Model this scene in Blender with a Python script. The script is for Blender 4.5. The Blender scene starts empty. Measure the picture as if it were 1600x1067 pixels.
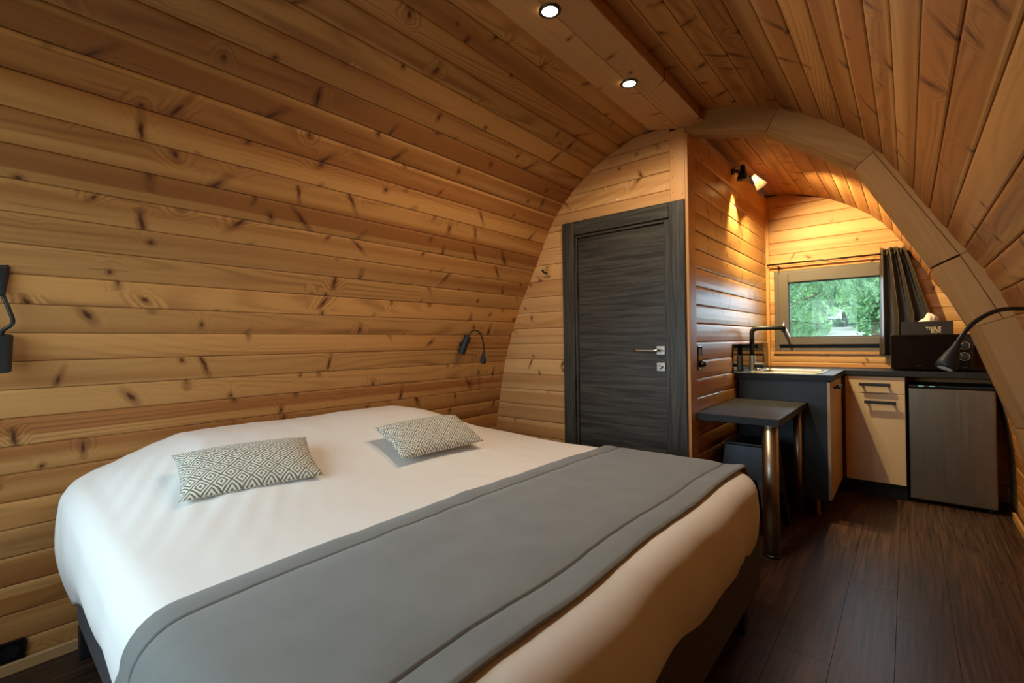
import bpy, bmesh, math, random
from mathutils import Matrix, Vector, noise

random.seed(7)
SC = bpy.context.scene
COL = SC.collection
PI = math.pi

# ------------------------------------------------------------------ camera
F_PX, YAW, PITCH, ROLL, CY = 725.30, 0.70544, 0.00656, -0.01311, 530.3
Fv = Vector((-math.sin(YAW)*math.cos(PITCH), math.cos(YAW)*math.cos(PITCH), math.sin(PITCH)))
R0 = Vector((math.cos(YAW), math.sin(YAW), 0)); U0 = R0.cross(Fv)
Rv = R0*math.cos(ROLL) + U0*math.sin(ROLL); Uv = -R0*math.sin(ROLL) + U0*math.cos(ROLL)
cam_d = bpy.data.cameras.new('camera')
cam_d.sensor_width = 36.0; cam_d.lens = F_PX/1600*36.0
cam_d.shift_y = (CY-533.5)/1600.0
cam_d.clip_start = 0.02; cam_d.clip_end = 300
cam = bpy.data.objects.new('camera', cam_d); COL.objects.link(cam)
cam.matrix_world = Matrix(((Rv.x, Uv.x, -Fv.x, 0), (Rv.y, Uv.y, -Fv.y, 0), (Rv.z, Uv.z, -Fv.z, 1.2), (0, 0, 0, 1)))
SC.camera = cam

# ------------------------------------------------------------------ light and exposure
SKY = 8.6            # sky brightness
SPOT_W = 34.0        # each ridge spotlight
KITCHEN_W = 150.0     # each kitchen lamp head
EXPOSURE = 0.0
SC.view_settings.view_transform = 'Standard'
SC.view_settings.look = 'None'
SC.view_settings.exposure = EXPOSURE
SC.view_settings.gamma = 1.0
SC.view_settings.use_curve_mapping = False
try:
    SC.cycles.use_denoising = True
    SC.cycles.use_adaptive_sampling = True
    SC.cycles.adaptive_threshold = 0.04
    SC.cycles.max_bounces = 8
    SC.cycles.diffuse_bounces = 5
    SC.cycles.glossy_bounces = 4
    SC.cycles.transparent_max_bounces = 16
    SC.cycles.sample_clamp_indirect = 6.0
    SC.cycles.caustics_reflective = False
    SC.cycles.caustics_refractive = False
except Exception:
    pass
W = bpy.data.worlds.new('sky'); SC.world = W; W.use_nodes = True
bg = W.node_tree.nodes['Background']
bg.inputs[0].default_value = (0.66, 0.83, 1.0, 1); bg.inputs[1].default_value = SKY

# ------------------------------------------------------------------ material helper
class NT:
    def __init__(s, name):
        s.m = bpy.data.materials.new(name); s.m.use_nodes = True
        s.t = s.m.node_tree; s.n = s.t.nodes; s.b = s.n['Principled BSDF']
    def node(s, typ, **k):
        x = s.n.new(typ)
        for a, v in k.items(): setattr(x, a, v)
        return x
    def put(s, sock, v):
        if isinstance(v, (int, float)): sock.default_value = v
        elif isinstance(v, (tuple, list)):
            sock.default_value = tuple(v) if len(sock.default_value) == len(v) else tuple(v)+(1,)
        else: s.t.links.new(v, sock)
    def math(s, op, a, b=None, c=None, clamp=False):
        x = s.node('ShaderNodeMath', operation=op, use_clamp=clamp)
        s.put(x.inputs[0], a)
        if b is not None: s.put(x.inputs[1], b)
        if c is not None: s.put(x.inputs[2], c)
        return x.outputs[0]
    def smooth(s, v, a, b, lo=0.0, hi=1.0):
        x = s.node('ShaderNodeMapRange', interpolation_type='SMOOTHSTEP')
        s.put(x.inputs[0], v); s.put(x.inputs[1], a); s.put(x.inputs[2], b); s.put(x.inputs[3], lo); s.put(x.inputs[4], hi)
        return x.outputs[0]
    def mix(s, f, a, b, mode='MIX'):
        x = s.node('ShaderNodeMix', data_type='RGBA', blend_type=mode)
        s.put(x.inputs[0], f); s.put(x.inputs[6], a); s.put(x.inputs[7], b)
        return x.outputs[2]
    def xyz(s, x, y, z=0.0):
        n = s.node('ShaderNodeCombineXYZ'); s.put(n.inputs[0], x); s.put(n.inputs[1], y); s.put(n.inputs[2], z)
        return n.outputs[0]
    def coord(s, which='Object'):
        c = s.node('ShaderNodeTexCoord'); x = s.node('ShaderNodeSeparateXYZ'); s.t.links.new(c.outputs[which], x.inputs[0])
        return x.outputs[0], x.outputs[1], x.outputs[2]
    def rand(s):
        return s.node('ShaderNodeObjectInfo').outputs['Random']
    def noise(s, vec, scale=1.0, detail=2.0, rough=0.5, dim='3D'):
        x = s.node('ShaderNodeTexNoise', noise_dimensions=dim)
        s.put(x.inputs['Vector'], vec); x.inputs['Scale'].default_value = scale
        x.inputs['Detail'].default_value = detail; x.inputs['Roughness'].default_value = rough
        return x.outputs['Fac']
    def bump(s, h, strength=0.3, dist=0.002):
        x = s.node('ShaderNodeBump'); x.inputs['Strength'].default_value = strength; x.inputs['Distance'].default_value = dist
        s.put(x.inputs['Height'], h); s.t.links.new(x.outputs[0], s.b.inputs['Normal'])
    def set(s, **k):
        names = dict(color='Base Color', rough='Roughness', metal='Metallic', spec='Specular IOR Level', sheen='Sheen Weight',
                     coat='Coat Weight', coatr='Coat Roughness', ec='Emission Color', es='Emission Strength', alpha='Alpha', aniso='Anisotropic')
        for a, v in k.items(): s.put(s.b.inputs[names[a]], v)
        return s.m

def srgb(r, g, b):
    f = lambda c: (c/255/12.92) if c/255 <= .04045 else ((c/255+.055)/1.055)**2.4
    return (f(r), f(g), f(b), 1)

def plain(name, col, rough=.5, metal=0.0, spec=.5, var=.06, nscale=30):
    t = NT(name); x, y, z = t.coord()
    n = t.noise(t.xyz(x, y, z), nscale, 3)
    k = t.math('MULTIPLY_ADD', n, var*2, 1-var)
    c = t.mix(1.0, col, t.xyz(k, k, k), 'MULTIPLY')
    return t.set(color=c, rough=rough, metal=metal, spec=spec)

def pine(name, light, mid, dark, rough=.36, knot=1.0, dens=.5, grain=.30, spec=.5):
    """varnished knotty pine; local x runs across the board, y along it"""
    t = NT(name); x, y, z = t.coord(); r = t.rand()
    yo = t.math('MULTIPLY_ADD', r, 41.0, y); xo = t.math('MULTIPLY_ADD', r, 7.3, x)
    sx, sy = 8.0, 3.6
    vx = t.math('MULTIPLY', xo, sx); vy = t.math('MULTIPLY', yo, sy)
    v = t.node('ShaderNodeTexVoronoi', voronoi_dimensions='2D', feature='F1'); v.inputs['Scale'].default_value = 1.0
    t.put(v.inputs['Vector'], t.xyz(vx, vy)); v.inputs['Randomness'].default_value = .95
    ps = t.node('ShaderNodeSeparateXYZ'); t.put(ps.inputs[0], v.outputs['Position'])
    cs = t.node('ShaderNodeSeparateColor'); t.put(cs.inputs[0], v.outputs['Color'])
    dx = t.math('DIVIDE', t.math('SUBTRACT', vx, ps.outputs[0]), sx)
    dy = t.math('DIVIDE', t.math('SUBTRACT', vy, ps.outputs[1]), sy)
    wob = t.noise(t.xyz(xo, yo, 3.1), 45, 2)
    dx = t.math('ADD', dx, t.math('MULTIPLY_ADD', wob, .010, -.005))
    dy = t.math('ADD', dy, t.math('MULTIPLY_ADD', wob, -.012, .006))
    ang = t.math('MULTIPLY_ADD', cs.outputs[0], 1.9, -.95)
    ca = t.math('COSINE', ang); sa = t.math('SINE', ang)
    a = t.math('ADD', t.math('MULTIPLY', dx, ca), t.math('MULTIPLY', dy, sa))
    b = t.math('SUBTRACT', t.math('MULTIPLY', dy, ca), t.math('MULTIPLY', dx, sa))
    g2 = t.math('POWER', cs.outputs[1], 2.2)
    ra = t.math('MULTIPLY_ADD', g2, .044*knot, .007*knot)
    rb = t.math('MULTIPLY_ADD', cs.outputs[2], .004*knot, .0045*knot)
    e = t.math('SQRT', t.math('ADD', t.math('POWER', t.math('DIVIDE', a, ra), 2.0), t.math('POWER', t.math('DIVIDE', b, rb), 2.0)))
    off = t.math('MULTIPLY', t.math('LESS_THAN', t.math('FRACT', t.math('MULTIPLY', cs.outputs[0], 7.77)), 1-dens), 30.0)
    e = t.math('ADD', e, off)
    kmask = t.smooth(e, .55, 1.15, 1.0, 0.0)
    halo = t.smooth(e, 1.0, 3.2, 1.0, 0.0)
    # growth rings deflected round the knots
    wv = t.noise(t.xyz(t.math('MULTIPLY', xo, 4.0), t.math('MULTIPLY', yo, .42), r), 1.0, 1)
    dstr = t.smooth(e, 0.5, 8.0, 1.0, 0.0)
    ph = t.math('ADD', t.math('ADD', t.math('MULTIPLY', xo, 34.0), t.math('MULTIPLY', wv, 22.0)), t.math('MULTIPLY', dstr, 2.4))
    jit = t.noise(t.xyz(t.math('MULTIPLY', xo, 30), t.math('MULTIPLY', yo, 1.6), 2.0), 1.0, 2)
    ring = t.math('MULTIPLY_ADD', t.math('SINE', t.math('MULTIPLY_ADD', jit, 3.0, t.math('MULTIPLY', ph, 5.2))), .5, .5)
    ring = t.math('POWER', ring, 2.2)
    amp = t.smooth(t.noise(t.xyz(t.math('MULTIPLY', xo, 7), t.math('MULTIPLY', yo, .5), 5.0), 1, 1), .42, .68, .12, 1.0)
    ring = t.math('MULTIPLY', ring, amp)
    fib = t.noise(t.xyz(t.math('MULTIPLY', xo, 320), t.math('MULTIPLY', yo, 5.5), 1.0), 1.0, 2)
    band = t.noise(t.xyz(t.math('MULTIPLY', xo, 12), t.math('MULTIPLY', yo, .30), 9.0), 1.0, 1)
    c = t.mix(t.smooth(t.math('MULTIPLY_ADD', r, .36, t.math('SUBTRACT', band, .18)), .28, .68), light, mid)
    # pale sapwood along one edge of some boards
    sid = t.math('MULTIPLY', x, t.math('MULTIPLY_ADD', t.math('GREATER_THAN', t.math('FRACT', t.math('MULTIPLY', r, 31.7)), .5), 2.0, -1.0))
    thr = t.math('MULTIPLY_ADD', t.math('FRACT', t.math('MULTIPLY', r, 57.3)), .060, .012)
    sap = t.math('SUBTRACT', t.math('ADD', sid, t.math('MULTIPLY_ADD', t.noise(t.xyz(0.0, t.math('MULTIPLY', yo, .7), r), 1, 2), .05, -.025)), thr)
    c = t.mix(t.math('MULTIPLY', t.smooth(sap, -.003, .004), .75), c, light)
    c = t.mix(t.math('MULTIPLY', ring, grain), c, dark)
    c = t.mix(t.math('MULTIPLY', fib, .20), c, dark)
    st = t.smooth(t.noise(t.xyz(t.math('MULTIPLY', xo, 75), t.math('MULTIPLY', yo, 2.2), 17.0), 1.0, 2), .66, .76)
    c = t.mix(t.math('MULTIPLY', st, .45), c, dark)
    c = t.mix(t.math('MULTIPLY', halo, .50), c, dark)
    kn = t.mix(t.smooth(e, .1, .8), srgb(58, 30, 13), srgb(104, 54, 22))
    c = t.mix(t.math('MULTIPLY', kmask, .92), c, kn)
    val = t.math('MULTIPLY_ADD', t.math('FRACT', t.math('MULTIPLY', r, 13.7)), .30, .84)
    c = t.mix(1.0, c, t.xyz(val, val, val), 'MULTIPLY')
    t.bump(t.math('ADD', t.math('MULTIPLY', fib, .5), t.math('MULTIPLY', ring, .4)), .12, .001)
    return t.set(color=c, rough=t.math('MULTIPLY_ADD', fib, .12, rough-.04), spec=spec)

M = {}
M['pine'] = pine('knotty_pine', srgb(200, 146, 84), srgb(162, 103, 51), srgb(98, 54, 23), .55, 1.15, .66, .46, .3)
M['pine_gloss'] = pine('varnished_pine', srgb(216, 168, 98), srgb(192, 136, 70), srgb(128, 76, 34), .33, 1.1, .6, .36, .6)
M['pine_light'] = pine('light_pine', srgb(220, 174, 116), srgb(198, 144, 88), srgb(140, 86, 44), .5, 1.0, .55, .30, .35)
M['pine_back'] = plain('pine_backing', srgb(92, 52, 24), .8)
M['pine_pale'] = pine('pale_spruce', srgb(216, 170, 116), srgb(198, 146, 92), srgb(136, 86, 44), .5, .8, .45, .26)
M['pine_trim'] = pine('pine_trim', srgb(208, 156, 96), srgb(188, 130, 72), srgb(140, 84, 40), .4, .6, .22, .22)
M['rib'] = pine('planed_timber', srgb(192, 148, 92), srgb(174, 128, 74), srgb(126, 82, 42), .55, .8, .12, .22)

def dark_wood(name, along):
    t = NT(name); c = t.coord(); lo = c[along]; ac = c[2-along] if along in (0, 2) else c[0]
    w = t.noise(t.xyz(t.math('MULTIPLY', lo, 1.6), t.math('MULTIPLY', ac, 9), 2.0), 1.0, 2)
    n1 = t.noise(t.xyz(t.math('MULTIPLY', lo, 2.0), t.math('ADD', t.math('MULTIPLY', ac, 55), t.math('MULTIPLY', w, 4)), 0.0), 1.0, 4, .6)
    n2 = t.noise(t.xyz(t.math('MULTIPLY', lo, 6), t.math('MULTIPLY', ac, 260), 4.0), 1.0, 2)
    k = t.smooth(t.math('MULTIPLY_ADD', n2, .35, t.math('MULTIPLY', n1, .75)), .36, .78)
    col = t.mix(k, srgb(27, 26, 24), srgb(80, 77, 69))
    t.bump(n2, .15, .001)
    return t.set(color=col, rough=.42, spec=.45)
M['door_h'] = dark_wood('dark_oak_horizontal', 0)
M['door_v'] = dark_wood('dark_oak_vertical', 2)

def floor_mat():
    t = NT('dark_vinyl_plank'); x, y, z = t.coord(); r = t.rand()
    yo = t.math('MULTIPLY_ADD', r, 53.0, y); xo = t.math('MULTIPLY_ADD', r, 3.3, x)
    w = t.noise(t.xyz(t.math('MULTIPLY', xo, 9), t.math('MULTIPLY', yo, 1.4), 1.0), 1, 2)
    g = t.noise(t.xyz(t.math('MULTIPLY_ADD', xo, 75, t.math('MULTIPLY', w, 3)), t.math('MULTIPLY', yo, 2.4), 0.0), 1, 4, .62)
    f = t.noise(t.xyz(t.math('MULTIPLY', xo, 420), t.math('MULTIPLY', yo, 9), 2.0), 1, 2)
    k = t.smooth(t.math('ADD', t.math('MULTIPLY', g, .8), t.math('MULTIPLY', f, .25)), .34, .74)
    c = t.mix(k, srgb(27, 17, 13), srgb(84, 58, 44))
    v = t.math('MULTIPLY_ADD', t.math('FRACT', t.math('MULTIPLY', r, 9.1)), .35, .82)
    c = t.mix(1.0, c, t.xyz(v, v, v), 'MULTIPLY')
    t.bump(t.math('ADD', f, g), .25, .0012)
    return t.set(color=c, rough=t.math('MULTIPLY_ADD', f, .18, .30), spec=.45)
M['floor'] = floor_mat()

def cloth(name, col, var, rough, sheen, sc=(3, 3, 3), weave=900, bump=.1):
    t = NT(name); x, y, z = t.coord()
    n = t.noise(t.xyz(x, y, z), 5.0, 4, .6)
    k = t.math('MULTIPLY_ADD', n, var*2, 1-var)
    c = t.mix(1.0, col, t.xyz(k, k, k), 'MULTIPLY')
    wv = t.noise(t.xyz(x, y, z), weave, 1)
    t.bump(wv, bump, .0006)
    return t.set(color=c, rough=rough, sheen=sheen, spec=.2)
M['duvet'] = cloth('white_cotton', srgb(236, 233, 228), .015, .85, .05)
M['velvet'] = cloth('grey_velvet', srgb(116, 117, 113), .24, .75, .35)
M['base'] = cloth('charcoal_fabric', srgb(72, 74, 78), .08, .9, .1)
M['black'] = plain('black_plastic', srgb(22, 23, 25), .38)
M['black_soft'] = plain('matt_black_metal', srgb(26, 28, 30), .5)
M['black_gloss'] = plain('gloss_black', srgb(10, 10, 11), .06, spec=.6)
M['bezel'] = plain('microwave_window', srgb(8, 8, 8), .12)
M['black_gap'] = plain('black_board', srgb(12, 12, 13), .7)
M['white'] = plain('white_plastic', srgb(232, 228, 220), .4)
M['tissue'] = plain('tissue_paper', srgb(236, 226, 214), .9)
M['chrome'] = plain('satin_nickel', srgb(206, 204, 198), .25, 1.0, var=.03)
M['steel_dark'] = plain('dark_steel', srgb(90, 86, 78), .3, 1.0, var=.04)
M['ring'] = plain('brushed_ring', srgb(190, 182, 168), .35, .9, var=.03)
M['brass'] = plain('aged_brass', srgb(176, 132, 66), .35, .8)
M['winframe'] = plain('taupe_upvc', srgb(104, 95, 82), .38, var=.02)
M['gasket'] = plain('rubber_gasket', srgb(24, 26, 28), .6)
M['panel'] = plain('anthracite_panel', srgb(46, 52, 58), .5, var=.05, nscale=6)
M['cream'] = plain('cream_laminate', srgb(196, 172, 138), .45, var=.02)
M['corner_filler'] = plain('brown_filler', srgb(70, 48, 30), .6)  # dark brown corner strip between cabinet door and drawers
M['stool_lit'] = plain('grey_plastic_lit', srgb(96, 104, 112), .5)  # stool plastic with the light on its front put into the colour
M['curtain'] = cloth('taupe_satin', srgb(66, 57, 47), .05, .36, .0, weave=500)
M['curtain'].node_tree.nodes['Principled BSDF'].inputs['Specular IOR Level'].default_value = .6
M['tissuebox'] = plain('dark_card', srgb(30, 20, 16), .5)
M['print'] = plain('cream_print', srgb(232, 214, 180), .6)
M['paper'] = plain('off_white_sticker', srgb(200, 192, 180), .7)

def counter_mat():
    t = NT('black_laminate'); x, y, z = t.coord()
    n = t.noise(t.xyz(t.math('MULTIPLY', x, 22), t.math('MULTIPLY', y, 3), z), 1, 4, .6)
    f = t.noise(t.xyz(t.math('MULTIPLY', x, 190), t.math('MULTIPLY', y, 12), z), 1, 2)
    k = t.smooth(t.math('ADD', t.math('MULTIPLY', n, .7), t.math('MULTIPLY', f, .3)), .3, .75)
    t.bump(f, .3, .001)
    return t.set(color=t.mix(k, srgb(18, 19, 21), srgb(42, 40, 39)), rough=.5, spec=.35)
M['counter'] = counter_mat()

def brushed(name, col, rough=.28, along=2):
    t = NT(name); c = t.coord()
    v = [t.math('MULTIPLY', c[i], 4 if i == along else 260) for i in range(3)]
    n = t.noise(t.xyz(*v), 1, 2)
    k = t.math('MULTIPLY_ADD', n, .24, .88)
    t.bump(n, .05, .0005)
    return t.set(color=t.mix(1.0, col, t.xyz(k, k, k), 'MULTIPLY'), metal=1.0, rough=t.math('MULTIPLY_ADD', n, .15, rough))
M['steel'] = brushed('brushed_steel', srgb(146, 134, 114))
M['steel_leg'] = brushed('steel_tube', srgb(176, 164, 146), .26)

def cushion_mat():
    t = NT('diamond_weave'); u, v, w = t.coord('UV')
    U = t.math('MULTIPLY', u, 15.0); V = t.math('MULTIPLY', v, 9.0)
    wob = t.noise(t.xyz(u, v, 0), 30, 1)
    U = t.math('MULTIPLY_ADD', wob, .12, U)
    def cell(q):
        f = t.math('FRACT', q); return t.math('MULTIPLY', t.math('ABSOLUTE', t.math('SUBTRACT', f, .5)), 2.0)
    m = t.math('MAXIMUM', cell(t.math('MULTIPLY', t.math('ADD', U, V), .5)), cell(t.math('MULTIPLY', t.math('SUBTRACT', U, V), .5)))
    band = lambda a, b: t.math('MULTIPLY', t.smooth(m, a-.03, a+.03), t.smooth(m, b-.03, b+.03, 1.0, 0.0))
    k = t.math('MAXIMUM', t.math('MAXIMUM', t.smooth(m, .0, .0), band(.20, .44)), band(.66, .88))
    k = t.math('MAXIMUM', band(.20, .44), band(.66, .88))
    c = t.mix(k, srgb(120, 117, 100), srgb(232, 228, 214))
    wv = t.noise(t.xyz(t.math('MULTIPLY', u, 500), t.math('MULTIPLY', v, 320), 0), 1, 1)
    t.bump(t.math('ADD', wv, k), .25, .001)
    return t.set(color=c, rough=.9, sheen=.2, spec=.2)
M['cushion'] = cushion_mat()

def emit(name, col, strength):
    t = NT(name); x, y, z = t.coord(); n = t.noise(t.xyz(x, y, z), 40, 1)
    return t.set(color=col, ec=col, es=t.math('MULTIPLY_ADD', n, strength*.1, strength*.95))
M['lens'] = emit('lamp_lens', (1, .88, .66, 1), 40)
M['bulb'] = emit('warm_bulb', (1, .76, .42, 1), 30)
M['indicator'] = emit('indicator_light', (.3, .75, .65, 1), .25)

def glass():
    t = NT('window_glass'); n = t.n
    tr = n.new('ShaderNodeBsdfTransparent'); gl = n.new('ShaderNodeBsdfGlossy'); gl.inputs['Roughness'].default_value = .02
    x, y, z = t.coord(); v = t.math('MULTIPLY_ADD', t.noise(t.xyz(x, y, z), 3, 1), .006, .010)
    tr.inputs[0].default_value = (.93, .97, .95, 1)
    mx = n.new('ShaderNodeMixShader'); t.put(mx.inputs[0], v); t.t.links.new(tr.outputs[0], mx.inputs[1]); t.t.links.new(gl.outputs[0], mx.inputs[2])
    t.t.links.new(mx.outputs[0], n['Material Output'].inputs['Surface'])
    return t.m
M['glass'] = glass()

def leaf(name, a, b, trans=.35):
    t = NT(name); x, y, z = t.coord()
    n = t.noise(t.xyz(x, y, z), 9, 2)
    c = t.mix(t.smooth(n, .3, .7), a, b)
    tl = t.n.new('ShaderNodeBsdfTranslucent'); t.put(tl.inputs[0], c)
    mx = t.n.new('ShaderNodeMixShader'); mx.inputs[0].default_value = trans
    t.set(color=c, rough=.6)
    t.t.links.new(t.b.outputs[0], mx.inputs[1]); t.t.links.new(tl.outputs[0], mx.inputs[2])
    t.t.links.new(mx.outputs[0], t.n['Material Output'].inputs['Surface'])
    return t.m
M['needle'] = leaf('conifer_needles', srgb(70, 106, 74), srgb(138, 170, 122))
M['leaf_a'] = leaf('bright_leaves', srgb(96, 142, 84), srgb(164, 196, 132))
M['leaf_b'] = leaf('mid_leaves', srgb(62, 100, 66), srgb(120, 160, 104))
M['bark'] = plain('bark', srgb(88, 78, 64), .9, var=.25, nscale=14)
M['grass'] = plain('meadow_grass', srgb(126, 124, 106), .9, var=.25, nscale=3)
M['gravel'] = plain('gravel_path', srgb(104, 112, 84), .9, var=.2, nscale=40)
M['render'] = plain('white_render', srgb(190, 190, 186), .8)
M['rooftile'] = plain('red_brown_roof', srgb(150, 100, 78), .8)

# ------------------------------------------------------------------ object helpers
WM = {}
def obj(name, me, mat, parent=None, Mw=None, smooth=False):
    if isinstance(me, bmesh.types.BMesh):
        b = me; me = bpy.data.meshes.new(name)
        bmesh.ops.recalc_face_normals(b, faces=b.faces); b.to_mesh(me); b.free()
    if mat is not None and len(me.materials) == 0: me.materials.append(M[mat] if isinstance(mat, str) else mat)
    o = bpy.data.objects.new(name, me); COL.objects.link(o)
    Mw = Mw or Matrix.Identity(4)
    WM[o.as_pointer()] = Mw
    if parent is not None:
        o.parent = parent; o.matrix_local = WM[parent.as_pointer()].inverted() @ Mw
    else: o.matrix_local = Mw
    if smooth:
        for p in me.polygons: p.use_smooth = True
    return o
def tag(o, label, cat, group=None, kind=None):
    o['label'] = label
    if cat: o['category'] = cat
    if group: o['group'] = group
    if kind: o['kind'] = kind
    return o
def thing(name, loc, label, cat, group=None):
    o = bpy.data.objects.new(name, None); COL.objects.link(o); o.empty_display_size = .1
    o.location = loc; WM[o.as_pointer()] = Matrix.Translation(loc)
    return tag(o, label, cat, group)
def struct(name, bm, mat, label=None):
    o = obj(name, bm, mat); o['kind'] = 'structure'
    if label: o['label'] = label
    return o
def base(o):
    """move a single-mesh thing's origin to the foot of its own bounds"""
    me = o.data; xs = [v.co for v in me.vertices]
    c = Vector(((min(v.x for v in xs)+max(v.x for v in xs))/2, (min(v.y for v in xs)+max(v.y for v in xs))/2, min(v.z for v in xs)))
    me.transform(Matrix.Translation(-c)); o.matrix_local = Matrix.Translation(c); WM[o.as_pointer()] = Matrix.Translation(c)
    return o
def box(bm, x0, x1, y0, y1, z0, z1, bev=0.0, seg=1):
    b = bm if bev == 0 else bmesh.new()
    vs = [b.verts.new((x, y, z)) for x in (x0, x1) for y in (y0, y1) for z in (z0, z1)]
    for f in ((0, 1, 3, 2), (4, 6, 7, 5), (0, 4, 5, 1), (2, 3, 7, 6), (0, 2, 6, 4), (1, 5, 7, 3)): b.faces.new([vs[i] for i in f])
    if bev:
        bmesh.ops.bevel(b, geom=b.edges[:], offset=bev, segments=seg, affect='EDGES', profile=.5)
        tmp = bpy.data.meshes.new('t'); b.to_mesh(tmp); b.free(); bm.from_mesh(tmp); bpy.data.meshes.remove(tmp)
    return bm
def bx(*a, **k): return box(bmesh.new(), *a, **k)
def ring_bridge(bm, rings, cap=True, closed=True):
    for a, b in zip(rings[:-1], rings[1:]):
        n = len(a)
        for i in range(n if closed else n-1):
            j = (i+1) % n; bm.faces.new((a[i], a[j], b[j], b[i]))
    if cap and closed:
        bm.faces.new(rings[0][::-1]); bm.faces.new(rings[-1])
def tube(bm, pts, rad, seg=12, cap=True):
    pts = [Vector(p) for p in pts]; n = len(pts)
    if not isinstance(rad, (list, tuple)): rad = [rad]*n
    up = None; rings = []
    for i, p in enumerate(pts):
        d = (pts[min(i+1, n-1)]-pts[max(i-1, 0)]).normalized()
        if up is None:
            up = d.orthogonal().normalized()
        up = (up - d*up.dot(d)).normalized(); s = d.cross(up)
        rings.append([bm.verts.new(p + (up*math.cos(2*PI*k/seg)+s*math.sin(2*PI*k/seg))*rad[i]) for k in range(seg)])
    ring_bridge(bm, rings, cap)
    return bm
def tb(*a, **k): return tube(bmesh.new(), *a, **k)
def spline(P, n=8):
    P = [Vector(p) for p in P]; out = []
    Q = [P[0]*2-P[1]] + P + [P[-1]*2-P[-2]]
    for i in range(1, len(Q)-2):
        for k in range(n):
            t = k/n; a, b, c, d = Q[i-1:i+3]
            out.append(.5*((2*b)+(c-a)*t+(2*a-5*b+4*c-d)*t*t+(3*b-a-3*c+d)*t**3))
    out.append(P[-1]); return out
def lathe(p, d, prof, seg=20, cap=True):
    bm = bmesh.new(); p = Vector(p); d = Vector(d).normalized(); u = d.orthogonal().normalized(); s = d.cross(u); rings = []
    for a, r in prof:
        rings.append([bm.verts.new(p+d*a+(u*math.cos(2*PI*k/seg)+s*math.sin(2*PI*k/seg))*max(r, 1e-4)) for k in range(seg)])
    ring_bridge(bm, rings, cap)
    return bm
def prism(poly, axis_i, a, b):
    """poly: 2-D points in the two other axes (cyclic order), extruded along axis_i from a to b"""
    bm = bmesh.new()
    def mk(p, t):
        c = list(p); c.insert(axis_i, t); return bm.verts.new(c)
    A = [mk(p, a) for p in poly]; B = [mk(p, b) for p in poly]
    ring_bridge(bm, [A, B]); return bm
def bevel_mod(o, w=.003, seg=2):
    m = o.modifiers.new('bevel', 'BEVEL'); m.width = w; m.segments = seg; m.limit_method = 'ANGLE'; m.angle_limit = .7
    return o

# ------------------------------------------------------------------ pod cross-section
XC = -1.02; YN = 2.76; YF = 4.83; XW = -0.989; YFRONT = -0.62
PL = [(1.530, 0), (1.520, .404), (1.494, .611), (1.448, .845), (1.397, 1.075), (1.327, 1.275), (1.246, 1.47), (1.155, 1.634), (1.037, 1.861),
      (.935, 2.056), (.82, 2.196), (.697, 2.295), (.56, 2.388), (.378, 2.467), (.224, 2.507), (0.0, 2.545)]
def wid(z): return 1.0 if z > 2.1 else (1.022 if z > .4 else 1.012)
PR = [(d*(1+.022*min(1, max(0, (2.2-z)/.7))), z) for d, z in PL]
def smooth_prof(P):
    s = [Vector((d, z, 0)) for d, z in P]; out = spline(s, 6); return [(v.x, v.y) for v in out]
SL, SR = smooth_prof(PL), smooth_prof(PR)
def arc(S):
    a = [0.0]
    for p, q in zip(S[:-1], S[1:]): a.append(a[-1]+math.hypot(q[0]-p[0], q[1]-p[1]))
    return a
AL, AR = arc(SL), arc(SR)
def at_s(S, A, s):
    s = max(0, min(s, A[-1]))
    for i in range(len(A)-1):
        if s <= A[i+1]:
            t = (s-A[i])/(A[i+1]-A[i]); p, q = S[i], S[i+1]
            return (p[0]+(q[0]-p[0])*t, p[1]+(q[1]-p[1])*t)
    return S[-1]
def dx_at(S, z):
    for p, q in zip(S[:-1], S[1:]):
        if p[1] <= z <= q[1]:
            t = (z-p[1])/max(1e-6, q[1]-p[1]); return p[0]+(q[0]-p[0])*t
    return 0.0
def xl_at(z): return XC-dx_at(SL, z)
def xr_at(z): return XC+dx_at(SR, z)

# plank: local x across, y along, z out of the wall towards the room (face at z = 0)
SECT = [(-.5, -.0075), (-.485, -.0022), (-.44, -.0004), (-.2, .0012), (.1, .0014), (.38, .0004), (.455, -.0012), (.49, -.0045), (.5, -.0085)]
def plank_mesh(w, a_lo, b_lo, a_hi=None, b_hi=None, th=.02, name='plank', mat='pine'):
    a_hi = a_lo if a_hi is None else a_hi; b_hi = b_lo if b_hi is None else b_hi
    bm = bmesh.new(); A = []; B = []
    sec = SECT + [(.5, -th), (-.5, -th)]
    for u, z in sec:
        t = u+.5
        A.append(bm.verts.new((u*w, a_lo+(a_hi-a_lo)*t, z))); B.append(bm.verts.new((u*w, b_lo+(b_hi-b_lo)*t, z)))
    ring_bridge(bm, [A, B])
    me = bpy.data.meshes.new(name); bmesh.ops.recalc_face_normals(bm, faces=bm.faces); bm.to_mesh(me); bm.free()
    me.materials.append(M[mat]); return me
def frame(o, ex, ey, ez):
    return Matrix(((ex[0], ey[0], ez[0], o[0]), (ex[1], ey[1], ez[1], o[1]), (ex[2], ey[2], ez[2], o[2]), (0, 0, 0, 1)))

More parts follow.
